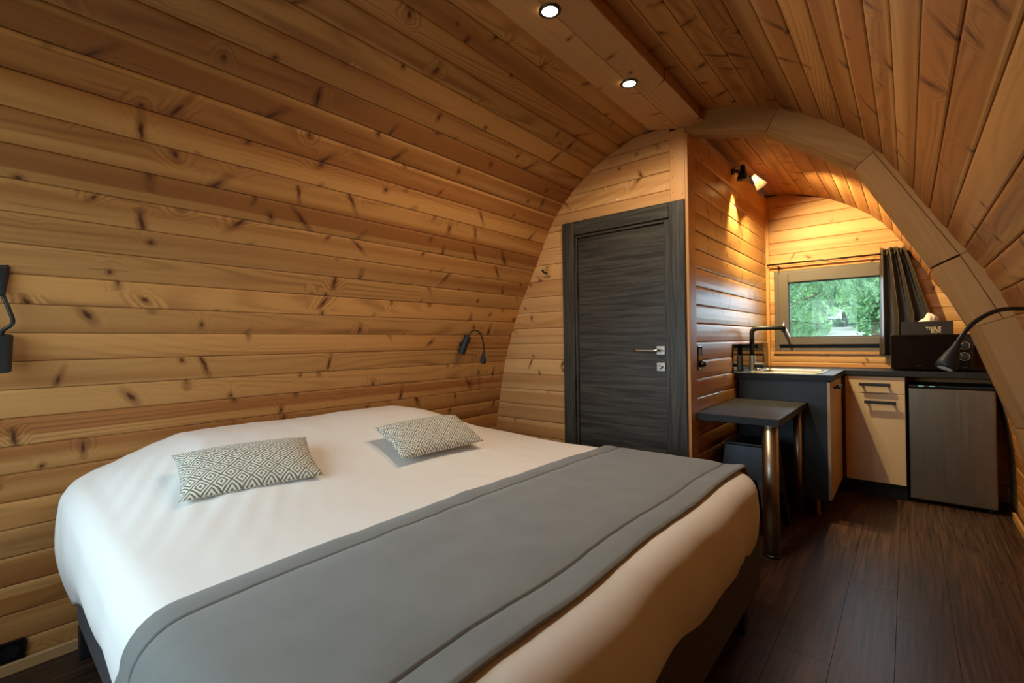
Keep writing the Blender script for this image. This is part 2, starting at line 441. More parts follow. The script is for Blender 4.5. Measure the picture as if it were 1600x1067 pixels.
# ------------------------------------------------------------------ shell
def shell(S, sgn, i0, i1, y0, y1, off=.028):
    bm = bmesh.new(); pts = S[i0:i1+1]; inn = []; out = []
    for k, (d, z) in enumerate(pts):
        p = pts[max(0, k-1)]; q = pts[min(len(pts)-1, k+1)]
        t = Vector((q[0]-p[0], q[1]-p[1])).normalized(); n = Vector((t.y, -t.x))
        for L, o_ in ((inn, off), (out, off+.05)): L.append((XC+sgn*(d+n.x*o_), z+n.y*o_))
    poly = inn+out[::-1]
    A = [bm.verts.new((x, y0, z)) for x, z in poly]; B = [bm.verts.new((x, y1, z)) for x, z in poly]
    n = len(inn); N = len(poly)
    for i in range(N):
        j = (i+1) % N; bm.faces.new((A[i], A[j], B[j], B[i]))
    for ring in (A, B):
        for i in range(n-1): bm.faces.new((ring[i], ring[i+1], ring[N-2-i], ring[N-1-i]))
    return bm
def split_i(S, A, s): return min(range(len(A)), key=lambda i: abs(A[i]-s))
SPLIT = 2.12
iL, iR = split_i(SL, AL, SPLIT), split_i(SR, AR, SPLIT)
wall_left = struct('wall_left', shell(SL, -1, 0, iL, YFRONT, YF+.1), 'pine_back', 'curved left wall of knotty pine planks behind the bed')
wall_right = struct('wall_right', shell(SR, 1, 0, iR, YFRONT, YF+.1), 'pine_back', 'curved right wall of knotty pine planks')
cb = shell(SL, -1, iL, len(SL)-1, YFRONT, YF+.1)
tmpm = bpy.data.meshes.new('t'); b2 = shell(SR, 1, iR, len(SR)-1, YFRONT, YF+.1); b2.to_mesh(tmpm); b2.free(); cb.from_mesh(tmpm)
ceiling = struct('ceiling', cb, 'pine_back', 'arched ceiling of knotty pine planks')
def clad(S, A, sgn, pitch, s0, y0, y1, smax, walls):
    me = plank_mesh(pitch*.997, y0, y1)
    k = 0; s = s0
    while s < smax:
        a = at_s(S, A, max(0.0, s)); b = at_s(S, A, min(A[-1], s+pitch))
        c = ((a[0]+b[0])/2, (a[1]+b[1])/2)
        t = Vector((b[0]-a[0], b[1]-a[1])).normalized()
        ex = Vector((sgn*t.x, 0, t.y)); ey = Vector((0, 1, 0)); ez = ex.cross(ey)
        inward = Vector((-sgn, 0, -.3))
        if ez.dot(inward) < 0:
            ey = Vector((0, -1, 0)); ez = ex.cross(ey)
        mm = me
        if ey.y < 0:
            mm = clad.neg.get((id(S)))
            if mm is None: mm = clad.neg[id(S)] = plank_mesh(pitch*.997, -y1, -y0)
        w = walls[0] if s+pitch/2 < SPLIT else walls[1]
        if s >= -.02: obj('plank', mm, None, w, frame((XC+sgn*c[0], 0, c[1]), ex, ey, ez))
        s += pitch; k += 1
clad.neg = {}
clad(SL, AL, -1, .1062, .0030, YFRONT, YN+.01, AL[-1]-.02, (wall_left, ceiling))
clad(SR, AR, 1, .1088, .0040, YFRONT, YF+.01, AR[-1]-.02, (wall_right, ceiling))

# floor of vinyl planks
floor = struct('floor', bx(-2.66, .66, YFRONT, YF+.1, -.06, -.006), 'black_gap', 'dark brown wood-look plank floor')
FW, FL = .182, 1.22
fme = {}
def fplank(L):
    k = round(L, 3)
    if k not in fme:
        b = bx(-FW/2+.0003, FW/2-.0003, -L/2+.0003, L/2-.0003, -.006, 0.0, bev=.0007)
        me = bpy.data.meshes.new('floor_plank'); bmesh.ops.recalc_face_normals(b, faces=b.faces); b.to_mesh(me); b.free(); me.materials.append(M['floor']); fme[k] = me
    return fme[k]
col = 0; x = -2.60
while x < .56:
    y = YFRONT - random.choice((.2, .45, .75, .98))
    while y < YF:
        a, b = max(y, YFRONT), min(y+FL, YF)
        if b-a > .05: obj('floor_plank', fplank(b-a), None, floor, Matrix.Translation((x+FW/2, (a+b)/2, 0)))
        y += FL
    x += FW; col += 1
# baseboards
bb = struct('baseboard_left', bx(-2.545, -2.527, YFRONT, YN, 0, .043, bev=.003), 'pine_pale', 'pale pine baseboard along the left wall')
bb = struct('baseboard_right', bx(.505, .523, YFRONT, 4.42, 0, .05, bev=.003), 'pine_trim', 'pine baseboard along the right wall')

# ------------------------------------------------------------------ boarded flat walls
def boards(parent, z_seams, pieces, origin_axis, plane, face):
    """pieces(z0, z1) -> list of (a_lo, b_lo, a_hi, b_hi) extents along the wall; face = outward direction"""
    for z0, z1 in zip(z_seams[:-1], z_seams[1:]):
        for a_lo, b_lo, a_hi, b_hi in pieces(z0, z1):
            if max(b_lo-a_lo, b_hi-a_hi) < .01: continue
            if origin_axis == 'x':       # boards along x, facing -y
                # local x = up (z), local y = world x, local z = -y ... right-handed: z x x = y -> flip
                ex, ey, ez = (0, 0, 1), (-1, 0, 0), (0, -1, 0)
                me = plank_mesh((z1-z0)*.995, -b_lo, -a_lo, -b_hi, -a_hi, mat='pine_light')
                obj('plank', me, None, parent, frame((0, plane, (z0+z1)/2), ex, ey, ez))
            else:                        # boards along y, facing +x
                ex, ey, ez = (0, 0, 1), (0, 1, 0), (-1, 0, 0)
                ex, ey, ez = (0, 0, 1), (0, -1, 0), (1, 0, 0)
                ez = Vector(ex).cross(Vector(ey))
                me = plank_mesh((z1-z0)*.995, -b_lo, -a_lo, -b_hi, -a_hi, mat='pine_gloss')
                obj('plank', me, None, parent, frame((plane, 0, (z0+z1)/2), ex, ey, ez))
seam = [.958+.1154*k for k in range(-9, 14)]
# partition with the door
bm = bmesh.new(); y0, y1 = YN+.025, YN+.10
zz = [0, .4, .8, 1.2, 1.6, 1.95]
poly = [(xl_at(z)-.02, z) for z in zz] + [(XC-d-.01, z) for d, z in SL if z > 2.0 and d > .06] + [(-1.0, 2.50), (-1.0, 0)]
pb = prism(poly, 1, y0, y1)
wall_back = struct('wall_back', pb, 'pine_back', 'partition wall of horizontal pine planks around the dark door')
def back_pieces(z0, z1):
    z0c = max(z0, 0.0)
    l0, l1 = xl_at(min(z0c, 2.54))-.004, xl_at(min(z1, 2.54))-.004
    if z1 <= 2.04: return [(l0, -1.852, l1, -1.852)]
    return [(l0, -1.079, l1, -1.079)]
sb = [max(0.0, s) for s in seam if s < 2.0] + [2.035, 2.112, 2.228, 2.345, 2.416, 2.50]
sb[0:1] = [0.0] if sb[0] < .03 else [0.0, sb[0]]
boards(wall_back, sb, back_pieces, 'x', YN, None)
# side wall of the kitchen niche
wall_kitchen = struct('wall_kitchen', bx(-1.075, XW-.022, YN+.1, YF+.1, 0, 2.52), 'pine_back', 'side wall of horizontal pine planks in the kitchen niche')
boards(wall_kitchen, [0.0]+[s for s in seam if .05 < s < 2.45]+[2.515], lambda a, b: [(YN+.115, YF, YN+.115, YF)], 'y', XW, None)
# window wall
wx0, wx1, wz0, wz1 = -.928, -.045, 1.088, 1.820
WZ = [0.0]+[.991+.1092*k for k in range(-8, 14)]
WZ = [0.0]+[z for z in WZ if .03 < z < 2.48]+[2.52]
zs = sorted(set([round(z, 4) for z in WZ if abs(z-wz0) > .03 and abs(z-wz1) > .03]+[wz0, wz1]))
poly = lambda x0, x1: None
wf = bmesh.new()
for (x0, x1, z0, z1) in ((XW-.03, wx0, 0, 2.56), (wx1, .58, 0, 2.56), (wx0, wx1, 0, wz0), (wx0, wx1, wz1, 2.56)):
    box(wf, x0, x1, YF+.022, YF+.12, z0, z1)
wall_far = struct('wall_far', wf, 'pine_back', 'end wall of horizontal pine planks with the kitchen window')
def far_pieces(z0, z1):
    r0, r1 = xr_at(min(z0, 2.53))+.003, xr_at(min(z1, 2.53))+.003
    if z0 >= wz0-1e-3 and z1 <= wz1+1e-3: return [(XW, wx0, XW, wx0), (wx1, r0, wx1, r1)]
    return [(XW, r0, XW, r1)]
boards(wall_far, zs, far_pieces, 'x', YF, None)
# front wall behind the viewer, with an assumed large window
gx0, gx1, gz0, gz1 = -2.20, -.62, .78, 1.98
wfm = bmesh.new()
for (x0, x1, z0, z1) in ((-2.66, gx0, 0, 2.62), (gx1, .62, 0, 2.62), (gx0, gx1, gz1, 2.62), (gx0, gx1, 0, gz0)):
    box(wfm, x0, x1, YFRONT-.12, YFRONT, z0, z1)
wall_front = struct('wall_front', wfm, 'pine_trim', 'front wall with the large bedside window')
win2 = struct('window_2', bx(gx0, gx1, YFRONT-.09, YFRONT-.03, gz0, gz0+.06), 'winframe', 'large window in the front wall')
for x0, x1 in ((gx0, gx0+.06), ((gx0+gx1)/2-.04, (gx0+gx1)/2+.04), (gx1-.06, gx1)):
    obj('window_frame', bx(x0, x1, YFRONT-.09, YFRONT-.03, gz0+.06, gz1, bev=.004), 'winframe', win2)
obj('window_frame', bx(gx0+.06, gx1-.06, YFRONT-.09, YFRONT-.03, gz1-.06, gz1, bev=.004), 'winframe', win2)
for x0, x1 in ((gx0+.06, (gx0+gx1)/2-.04), ((gx0+gx1)/2+.04, gx1-.06)):
    obj('pane', bx(x0, x1, YFRONT-.065, YFRONT-.058, gz0+.06, gz1-.06), 'glass', win2)
def portal(name, loc, sx, sy, rot):
    l = bpy.data.lights.new(name, 'AREA'); l.shape = 'RECTANGLE'; l.size = sx; l.size_y = sy; l.cycles.is_portal = True
    o = bpy.data.objects.new(name, l); COL.objects.link(o); o.location = loc; o.rotation_euler = rot
portal('front_window_portal', ((gx0+gx1)/2, YFRONT-.13, (gz0+gz1)/2), gx1-gx0, gz1-gz0, (PI/2, 0, 0))
portal('window_portal', ((wx0+wx1)/2, YF+.14, (wz0+wz1)/2), wx1-wx0, wz1-wz0, (-PI/2, 0, 0))

# ------------------------------------------------------------------ trims: ridge beam, arch, posts
def bar(name, mat, parent, p0, p1, poly, up=(0, 0, 1)):
    """prismatic timber: poly in (across, thick); local y along p0->p1"""
    p0, p1 = Vector(p0), Vector(p1); ey = (p1-p0).normalized(); ez = Vector(up); ez = (ez-ey*ez.dot(ey)).normalized(); ex = ey.cross(ez)
    L = (p1-p0).length
    bm = bmesh.new(); A = [bm.verts.new((a, 0, c)) for a, c in poly]; B = [bm.verts.new((a, L, c)) for a, c in poly]
    ring_bridge(bm, [A, B])
    return obj(name, bm, mat, parent, frame(p0, ex, ey, ez))
beam = thing('ridge_beam', (XC, .5, 2.46), 'long flat pine ridge beam with recessed spotlights under the ceiling', 'beam')
def tilted(x0, z0, x1, z1, th):
    return [(x0, z0), (x1, z1), (x1, z1+th), (x0, z0+th)]
def ybar(name, mat, parent, poly, y0, y1):
    return obj(name, prism(poly, 1, y0, y1), mat, parent)
pl = ybar('beam_plank', 'pine_pale', beam, [(-1.207, 2.511), (-1.019, 2.460), (-1.019, 2.535), (-1.10, 2.545), (-1.207, 2.53)], YFRONT, YN+.004)
pr = ybar('beam_plank', 'pine_pale', beam, [(-1.0175, 2.460), (-.879, 2.464), (-.879, 2.56), (-1.0175, 2.56)], YFRONT, YN+.012)
bevel_mod(pl, .004); bevel_mod(pr, .004)

arch = struct('trim_1', bx(-.99, -.86, YN+.02, YN+.10, 2.455, 2.53), 'rib', 'laminated pale timber arch framing the kitchen niche')
AI = [(.030, 2.428), (.462, 2.300), (.838, 2.012), (1.105, 1.505), (1.222, 1.235), (1.352, .82), (1.43, .42), (1.455, 0.0)]
def outer_pt(p, k):
    d, z = p
    if k == 0: return (.05, 2.56)
    if k == len(AI)-1: return (1.60, 0.0)
    q, r = AI[k-1], AI[k+1]; t = Vector((r[0]-q[0], r[1]-q[1])).normalized(); n = Vector((-t.y, t.x))
    th = (.15, .145, .155, .17, .175, .18, .17, .16)[k]
    return (d+n.x*th, z+n.y*th)
AO = [outer_pt(p, k) for k, p in enumerate(AI)]
def lerp(p, q, t): return (p[0]+(q[0]-p[0])*t, p[1]+(q[1]-p[1])*t)
def seg_piece(k, t0, t1, chamfer):
    # cross-section between fractions t0..t1 of the radial depth, from joint k to k+1
    a0, a1 = AI[k], AI[k+1]; o0, o1 = AO[k], AO[k+1]
    P = lambda a, o, t: lerp(a, o, t)
    y0, y1 = YN, YN+.105
    eps0, eps1 = .0008, .0008
    if k == 0: eps0 = 0
    if k == 2 and chamfer: eps1 = .004
    if k == 3 and chamfer: eps0 = .004
    t_ = Vector((a1[0]-a0[0], a1[1]-a0[1])); L = t_.length
    def ends(t):
        A_, B_ = P(a0, o0, t), P(a1, o1, t)
        return lerp(A_, B_, eps0/L), lerp(A_, B_, 1-eps1/L)
    ey = Vector((t_.x, 0, t_.y)).normalized(); ez = Vector((0, -1, 0)); ex = ey.cross(ez)
    org = Vector((XC+a0[0], y0, a0[1])); Mx = frame(org, ex, ey, ez); Mi = Mx.inverted()
    bm = bmesh.new(); RA = []; RB = []
    if chamfer: prof = [(t0, y1), (t0, y0+.022), (t0+.115, y0), (t1, y0), (t1, y1)]
    else: prof = [(t0, y1), (t0, y0), (t1, y0), (t1, y1)]
    for t, yy in prof:
        e0, e1 = ends(t)
        RA.append(bm.verts.new(Mi @ Vector((XC+e0[0], yy, e0[1])))); RB.append(bm.verts.new(Mi @ Vector((XC+e1[0], yy, e1[1]))))
    ring_bridge(bm, [RA, RB])
    o = obj('arch_segment', bm, 'rib', arch, Mx); bevel_mod(o, .0015, 1); return o
for k in range(len(AI)-1):
    if k in (2, 3): seg_piece(k, 0, .60, True); seg_piece(k, .612, 1.0, False)
    else: seg_piece(k, 0, 1.0, True)

posts = struct('trim_2', bx(-1.078, -.989, YN-.004, YN+.02, 2.036, 2.462, bev=.002), 'pine_trim', 'pine corner boards at the end of the partition')
obj('corner_board', bx(XW-.004, XW+.016, YN+.0, YN+.118, 0, 2.43, bev=.003), 'pine_trim', posts)
nh = lathe((0, 0, 0), (0, -1, 0), [(0, .003), (.0008, .003)], 8); nme = bpy.data.meshes.new('nail'); nh.to_mesh(nme); nh.free(); nme.materials.append(M['steel_dark'])
for nx_ in (-1.062, -1.004):
    for nz in (2.07, 2.16, 2.28, 2.40): obj('nail', nme, None, posts, Matrix.Translation((nx_, YN-.0038, nz+(.02 if nx_ < -1.03 else 0))))
lath = struct('trim_3', bx(XW-.002, XW+.02, YN+.12, YF, 2.475, 2.498, bev=.002), 'pine_pale', 'thin lath where the kitchen wall meets the ceiling')
obj('corner_lath', bx(XW-.002, XW+.026, YF-.03, YF, .953, 2.49, bev=.003), 'pine_trim', lath)

# ------------------------------------------------------------------ door
dx0, dx1, dtop = -1.854, -.990, 2.033
door = struct('door_1', bx(dx0+.02, dx1-.02, YN+.012, YN+.024, 0, dtop-.01), 'black_gap', 'dark charcoal wood-grain interior door with nickel lever')
obj('casing', bx(dx0, dx0+.093, YN-.022, YN+.03, 0, dtop, bev=.003), 'door_v', door)
obj('casing', bx(-1.084, dx1, YN-.022, YN+.03, 0, dtop, bev=.003), 'door_v', door)
obj('casing', bx(dx0+.094, -1.085, YN-.0215, YN+.03, 1.940, dtop, bev=.003), 'door_h', door)
obj('jamb', bx(-1.7605, -1.742, YN-.008, YN+.02, 0, 1.939, bev=.003), 'door_v', door)
obj('jamb', bx(-1.118, -1.0845, YN-.008, YN+.02, 0, 1.939, bev=.003), 'door_v', door)
obj('jamb', bx(-1.7415, -1.1185, YN-.008, YN+.02, 1.919, 1.939, bev=.003), 'door_h', door)
obj('door_leaf', bx(-1.740, -1.120, YN+.004, YN+.022, .01, 1.917, bev=.002), 'door_h', door)
hd = obj('handle_plate', bx(-1.178, -1.124, YN-.006, YN+.004, 1.113, 1.167, bev=.002), 'chrome', door)
obj('lever', tb(spline([(-1.150, YN-.004, 1.140), (-1.150, YN-.045, 1.140), (-1.158, YN-.058, 1.140), (-1.20, YN-.06, 1.140), (-1.30, YN-.06, 1.141)], 5), .0085, 10), 'chrome', hd, smooth=True)
lk = obj('lock_plate', bx(-1.178, -1.124, YN-.006, YN+.004, 1.012, 1.066, bev=.002), 'chrome', door)
obj('thumb_turn', lathe((-1.151, YN-.006, 1.039), (0, -1, 0), [(0, .014), (.008, .014), (.010, .011), (.018, .009)], 16), 'chrome', lk)

hk = thing('coat_hook', (-1.986, YN, 1.68), 'small wooden coat hook with black peg on partition beside the door', 'hook')
obj('backplate', bx(-2.006, -1.966, YN-.018, YN+.001, 1.678, 1.757, bev=.003), 'pine_trim', hk)
obj('peg', tb([(-1.99, YN-.015, 1.70), (-1.998, YN-.05, 1.705), (-2.003, YN-.062, 1.722)], [.006, .007, .008], 10), 'black', hk)
for z in (1.742, 1.722): obj('screw', lathe((-1.986, YN-.018, z), (0, -1, 0), [(0, .0035), (.001, .003)], 8), 'steel_dark', hk)
tag(base(obj('wall_stud', lathe((-1.428, YN+.001, 2.121), (0, -1, 0), [(0, .010), (.006, .010), (.012, .006), (.014, .001)], 14), 'white', smooth=True)),
    'tiny round white stud on planks above the door', 'stud')

# ------------------------------------------------------------------ kitchen window
win = struct('window_1', bx(wx0, wx1, YF+.02, YF+.08, wz0, wz0+.03), 'winframe', 'taupe framed kitchen window looking onto green trees')
# outer frame
for a in ((wx0, wx0+.042, wz0, wz1), (wx1-.042, wx1, wz0, wz1)):
    obj('window_frame', bx(a[0], a[1], YF-.012, YF+.075, a[2], a[3], bev=.004), 'winframe', win)
for a in ((wx0+.043, wx1-.043, wz1-.035, wz1), (wx0+.043, wx1-.043, wz0, wz0+.028)):
    obj('window_frame', bx(a[0], a[1], YF-.012, YF+.075, a[2], a[3], bev=.004), 'winframe', win)
obj('gasket', bx(wx0+.043, wx1-.043, YF+.0, YF+.02, wz0+.029, wz0+.058), 'gasket', win)
# sash
s0, s1, q0, q1 = wx0+.036, wx1-.036, wz0+.058, wz1-.030
gx_0, gx_1, gz_0, gz_1 = -.812, -.16, 1.212, 1.706
for a in ((s0, gx_0, q0, q1), (gx_1, s1, q0, q1), (gx_0, gx_1, q0, gz_0), (gx_0, gx_1, gz_1, q1)):
    obj('sash', bx(a[0]+.0004, a[1]-.0004, YF-.03, YF+.05, a[2], a[3], bev=.004), 'winframe', win)
for a in ((gx_0, gx_0+.007, gz_0, gz_1), (gx_1-.007, gx_1, gz_0, gz_1), (gx_0, gx_1, gz_0, gz_0+.007), (gx_0, gx_1, gz_1-.007, gz_1)):
    obj('gasket', bx(a[0], a[1], YF-.005, YF+.02, a[2], a[3]), 'gasket', win)
obj('pane', bx(gx_0, gx_1, YF+.005, YF+.025, gz_0, gz_1), 'glass', win)
wh = obj('handle_base', bx(-.858, -.838, YF-.042, YF-.028, 1.30, 1.37, bev=.004), 'chrome', win)
obj('window_handle', tb(spline([(-.848, YF-.04, 1.335), (-.848, YF-.065, 1.335), (-.846, YF-.085, 1.325), (-.825, YF-.09, 1.28), (-.795, YF-.09, 1.205)], 5), [.009]*17+[.009]*4, 10), 'chrome', wh, smooth=True)
obj('sill_trim', bx(wx0-.01, .10, YF-.016, YF+.001, wz0-.026, wz0-.001, bev=.002), 'pine_trim', win)

# curtain and its rod
rod = thing('curtain_rod', (-.5, YF-.06, 1.873), 'thin dark metal curtain rod above the kitchen window', 'curtain rod')
obj('rod', tb([(-.972, YF-.06, 1.877), (.04, YF-.06, 1.871)], .0075, 12), 'steel_dark', rod, smooth=True)
obj('bracket', tb([(-.885, YF-.002, 1.845), (-.885, YF-.03, 1.845), (-.885, YF-.06, 1.862)], .007, 10), 'steel_dark', rod)
obj('bracket_plate', lathe((-.885, YF+.001, 1.845), (0, -1, 0), [(0, .016), (.006, .016), (.008, .012)], 16), 'steel_dark', rod)
obj('bracket', tb([(.03, YF-.002, 1.845), (.03, YF-.03, 1.845), (.03, YF-.06, 1.862)], .007, 10), 'steel_dark', rod)
cur = thing('curtain', (-.05, YF-.07, 1.06), 'dark taupe satin eyelet curtain pushed aside at the kitchen window', 'curtain')
bm = bmesh.new(); NX, NZ = 90, 40; rows = []
for j in range(NZ+1):
    t = j/NZ; z = 1.915-(1.915-1.058)*t
    xa = -.160-.018*t; xb = -.005+.155*min(1, t*1.6)**.9
    row = []
    for i in range(NX+1):
        u = i/NX
        amp = (.034+.012*t)*(.55+.45*min(1, u*4))
        ph = u*PI*2*3.6+.5+.35*math.sin(t*3)
        uu = u+.03*math.sin(ph*1.0)
        y = YF-.066+amp*math.cos(ph)*(.9 if t > .05 else .8)
        y = min(y, YF-.034)
        row.append(bm.verts.new((xa+(xb-xa)*uu, y, z+.012*math.cos(ph*.5)*(1-t)*.4)))
    rows.append(row)
for a, b in zip(rows[:-1], rows[1:]):
    for i in range(NX): bm.faces.new((a[i], a[i+1], b[i+1], b[i]))
co = obj('fabric', bm, 'curtain', cur, smooth=True)
so = co.modifiers.new('thick', 'SOLIDIFY'); so.thickness = .002
for xg in (-.118, -.07, -.035):
    obj('eyelet', lathe((xg, YF-.06, 1.874), (1, .25, 0), [(-.002, .014), (.002, .014), (.002, .022), (-.002, .022), (-.002, .014)], 18, False), 'ring', cur)

# ------------------------------------------------------------------ ridge spotlights
for k, yy in enumerate((2.106, 1.443)):
    lab = ('round recessed spotlight in the ridge beam, nearer the door', 'round recessed spotlight in the ridge beam, at the top edge of the photo')
    s = thing('recessed_spotlight', (-1.018, yy, 2.459), lab[k], 'spotlight', 'recessed ridge spotlights')
    obj('trim_ring', lathe((-1.018, yy, 2.462), (0, 0, -1), [(0, .030), (0, .043), (.004, .043), (.006, .038), (.006, .030), (0, .030)], 28, False), 'steel_dark', s, smooth=True)
    obj('lens', lathe((-1.018, yy, 2.460), (0, 0, -1), [(0, .030), (.002, .0299), (.003, .02), (.0033, .001)], 24), 'lens', s, smooth=True)
    l = bpy.data.lights.new('spot_lamp', 'SPOT'); l.energy = SPOT_W; l.color = (1, .80, .56); l.spot_size = math.radians(178); l.spot_blend = .6; l.shadow_soft_size = .025
    o = bpy.data.objects.new('spot_lamp', l); COL.objects.link(o); o.parent = s; o.location = (0, 0, -.012)

# ------------------------------------------------------------------ kitchen wall lamp
lx, ly, lz = XW, 3.743, 2.44
kl = thing('wall_spot_lamp', (lx, ly, lz), 'two-headed adjustable spot lamp high on the kitchen side wall', 'lamp')
obj('wall_plate', lathe((lx-.001, ly, lz+.03), (1, 0, 0), [(0, .032), (.018, .032), (.022, .028)], 22), 'black', kl, smooth=True)
M['frosted'] = leaf('frosted_shade', (.9, .82, .66, 1), (.92, .86, .72, 1), .6)
def head(a, d, arm, frosted=False):
    a = Vector(a); d = Vector(d).normalized()
    obj('arm', tb([(lx+.015, ly, lz+.03), arm, a+d*.03], .006, 10), 'black', kl)
    prof = [(0, .001), (0, .017), (.03, .019), (.045, .023), (.105, .043), (.105, .040), (.05, .021), (.035, .017)]
    sh = obj('shade', lathe(a, d, prof, 26, False), 'frosted' if frosted else 'black_soft', kl, smooth=True)
    obj('bulb', lathe(a+d*.028, d, [(0, .006), (.008, .012), (.020, .014), (.028, .009), (.031, .002)], 16), 'bulb', sh, smooth=True)
    l = bpy.data.lights.new('head_lamp', 'POINT' if frosted else 'SPOT'); l.energy = KITCHEN_W*(1.0 if frosted else .80); l.color = (1, .78, .38); l.shadow_soft_size = .012
    if not frosted: l.spot_size = math.radians(64); l.spot_blend = .9
    o = bpy.data.objects.new('head_lamp', l); COL.objects.link(o); o.parent = kl
    q = d.to_track_quat('-Z', 'Y'); o.matrix_local = Matrix.Translation(a+d*(.070 if frosted else .092)-Vector((lx, ly, lz))) @ q.to_matrix().to_4x4()
    return sh
head((-.908, ly-.02, 2.488), (-.05, .10, -1), (-.95, ly-.01, 2.46))
h2 = head((-.862, ly+.08, 2.425), (.45, .50, -.74), (-.93, ly+.05, 2.44), True)

# ------------------------------------------------------------------ reading lamps
def reading_lamp(label, loc, b0, b1, neck, head_pts, head_r, neck_r=.0052, body_r=.0265):
    t = thing('reading_lamp', loc, label, 'lamp', 'gooseneck reading lamps')
    b0, b1 = Vector(b0), Vector(b1); d = (b1-b0); L = d.length
    bd = obj('body', lathe(b0, d, [(0, body_r-.003), (.003, body_r), (L-.003, body_r), (L, body_r-.003)], 28), 'black_soft', t, smooth=False)
    bevel_mod(bd, .001)
    obj('mount', lathe(b0+d*.5+Vector((-.035 if loc[0] < -1 else .035, 0, 0)), (1 if loc[0] < -1 else -1, 0, 0), [(0, .018), (.02, .018)], 16), 'black_soft', t)
    obj('neck', tb(spline(neck, 8), neck_r, 10), 'black', t, smooth=True)
    hh = obj('head', tb(head_pts, head_r, 22), 'black_soft', t, smooth=True)
    p = Vector(head_pts[-1]); dd = (p-Vector(head_pts[-2])).normalized()
    obj('lens', lathe(p-dd*.001, dd, [(0, head_r[-1]*.8), (.0015, head_r[-1]*.78)], 18), 'white', hh)
    return t
HR = [.006, .009, .012, .018, .023, .0245, .023]
def headline(p, q):
    p, q = Vector(p), Vector(q); return [p+(q-p)*f for f in (0, .12, .28, .52, .76, .92, 1)]
reading_lamp('black gooseneck reading lamp bent downward on the wall near the partition', (-2.34, 2.235, 1.13),
    (-2.352, 2.218, 1.128), (-2.304, 2.238, 1.248),
    [(-2.305, 2.242, 1.24), (-2.296, 2.258, 1.275), (-2.288, 2.29, 1.288), (-2.280, 2.325, 1.275), (-2.275, 2.352, 1.225), (-2.28, 2.372, 1.16), (-2.285, 2.378, 1.135)],
    headline((-2.285, 2.378, 1.145), (-2.30, 2.380, 1.055)), [r*.8 for r in HR], .0048, .0245)
reading_lamp('black gooseneck reading lamp bent upward at the left edge of the photo', (-2.34, .075, 1.12),
    (-2.345, .072, 1.124), (-2.315, .076, 1.248),
    [(-2.318, .076, 1.24), (-2.31, .078, 1.262), (-2.29, .100, 1.288), (-2.285, .092, 1.33), (-2.285, .076, 1.385)],
    headline((-2.285, .077, 1.375), (-2.27, .070, 1.478)), HR, .0062, .0275)
reading_lamp('black gooseneck reading lamp arching in from the right wall in front of microwave', (.30, 1.60, 1.08),
    (.315, 1.60, 1.05), (.285, 1.61, 1.17),
    [(.288, 1.61, 1.16), (.295, 1.66, 1.22), (.278, 1.745, 1.262), (.231, 1.772, 1.270), (.178, 1.728, 1.266), (.131, 1.688, 1.235), (.104, 1.664, 1.195), (.100, 1.66, 1.185)],
    headline((.102, 1.662, 1.190), (.073, 1.640, 1.118)), [.006, .0075, .010, .016, .021, .0225, .020], .0055)

# ------------------------------------------------------------------ sockets
def socket(name, loc, n_up, label, horizontal, plug):
    t = thing(name, loc, label, 'socket', 'black wall sockets')
    x, y, z = loc; s = n_up
    L, Wd = .15, .075
    if horizontal: a = (y-L/2, y+L/2, z-Wd/2, z+Wd/2)
    else: a = (y-Wd/2, y+Wd/2, z-L/2, z+L/2)
    obj('cover_plate', bx(x-.002, x+.012, a[0], a[1], a[2], a[3], bev=.003, seg=2), 'black_gloss', t)
    for k in (-1, 1):
        c = (y+k*.037, z) if horizontal else (y, z+k*.037)
        obj('outlet', lathe((x+.0125, c[0], c[1]), (1, 0, 0), [(0, .024), (.0015, .024), (.0015, .020), (-.006, .018), (-.006, .001)], 22), 'black', t)
    if plug:
        obj('plug', lathe((x+.008, y, z-.037), (1, 0, 0), [(0, .019), (.018, .019), (.030, .016), (.038, .010)], 18), 'black', t, smooth=True)
    return t
socket('wall_socket', (XW, 2.945, 1.088), 1, 'black double wall socket with a plug beside the table', False, True)
socket('wall_socket', (-2.545, .062, .082), 1, 'black double wall socket low on the left wall by the baseboard', True, False)

# ------------------------------------------------------------------ table
ZT = .7636
tbl = thing('side_table', (-.76, 3.3, 0), 'black laminate wall table on steel tube legs beside the door', 'table')
bevel_mod(obj('table_top', bx(XW+.012, -.532, 2.8355, 3.752, ZT-.040, ZT), 'counter', tbl), .002)
def steel_leg(x, y, r, top):
    lg = obj('leg', lathe((x, y, .014), (0, 0, 1), [(0, r), (top-.014, r)], 36), 'steel_leg', tbl)
    for p in lg.data.polygons: p.use_smooth = len(p.vertices) == 4
    obj('foot', lathe((x, y, 0), (0, 0, 1), [(0, r*1.02), (.004, r*1.12), (.010, r*1.1), (.014, r)], 30), 'black', lg)
    obj('leg_flange', lathe((x, y, top-.006), (0, 0, 1), [(0, r+.002), (.003, r+.006), (.006, r+.006)], 30), 'chrome', lg)
steel_leg(-.588, 2.888, .041, ZT-.040)
steel_leg(-.585, 3.712, .027, ZT-.040)
tag(base(obj('sticker', bx(XW+.0022, XW+.0032, 2.885, 2.925, .672, .702), 'paper')), 'small off-white label stuck on planks under table edge', 'sticker')

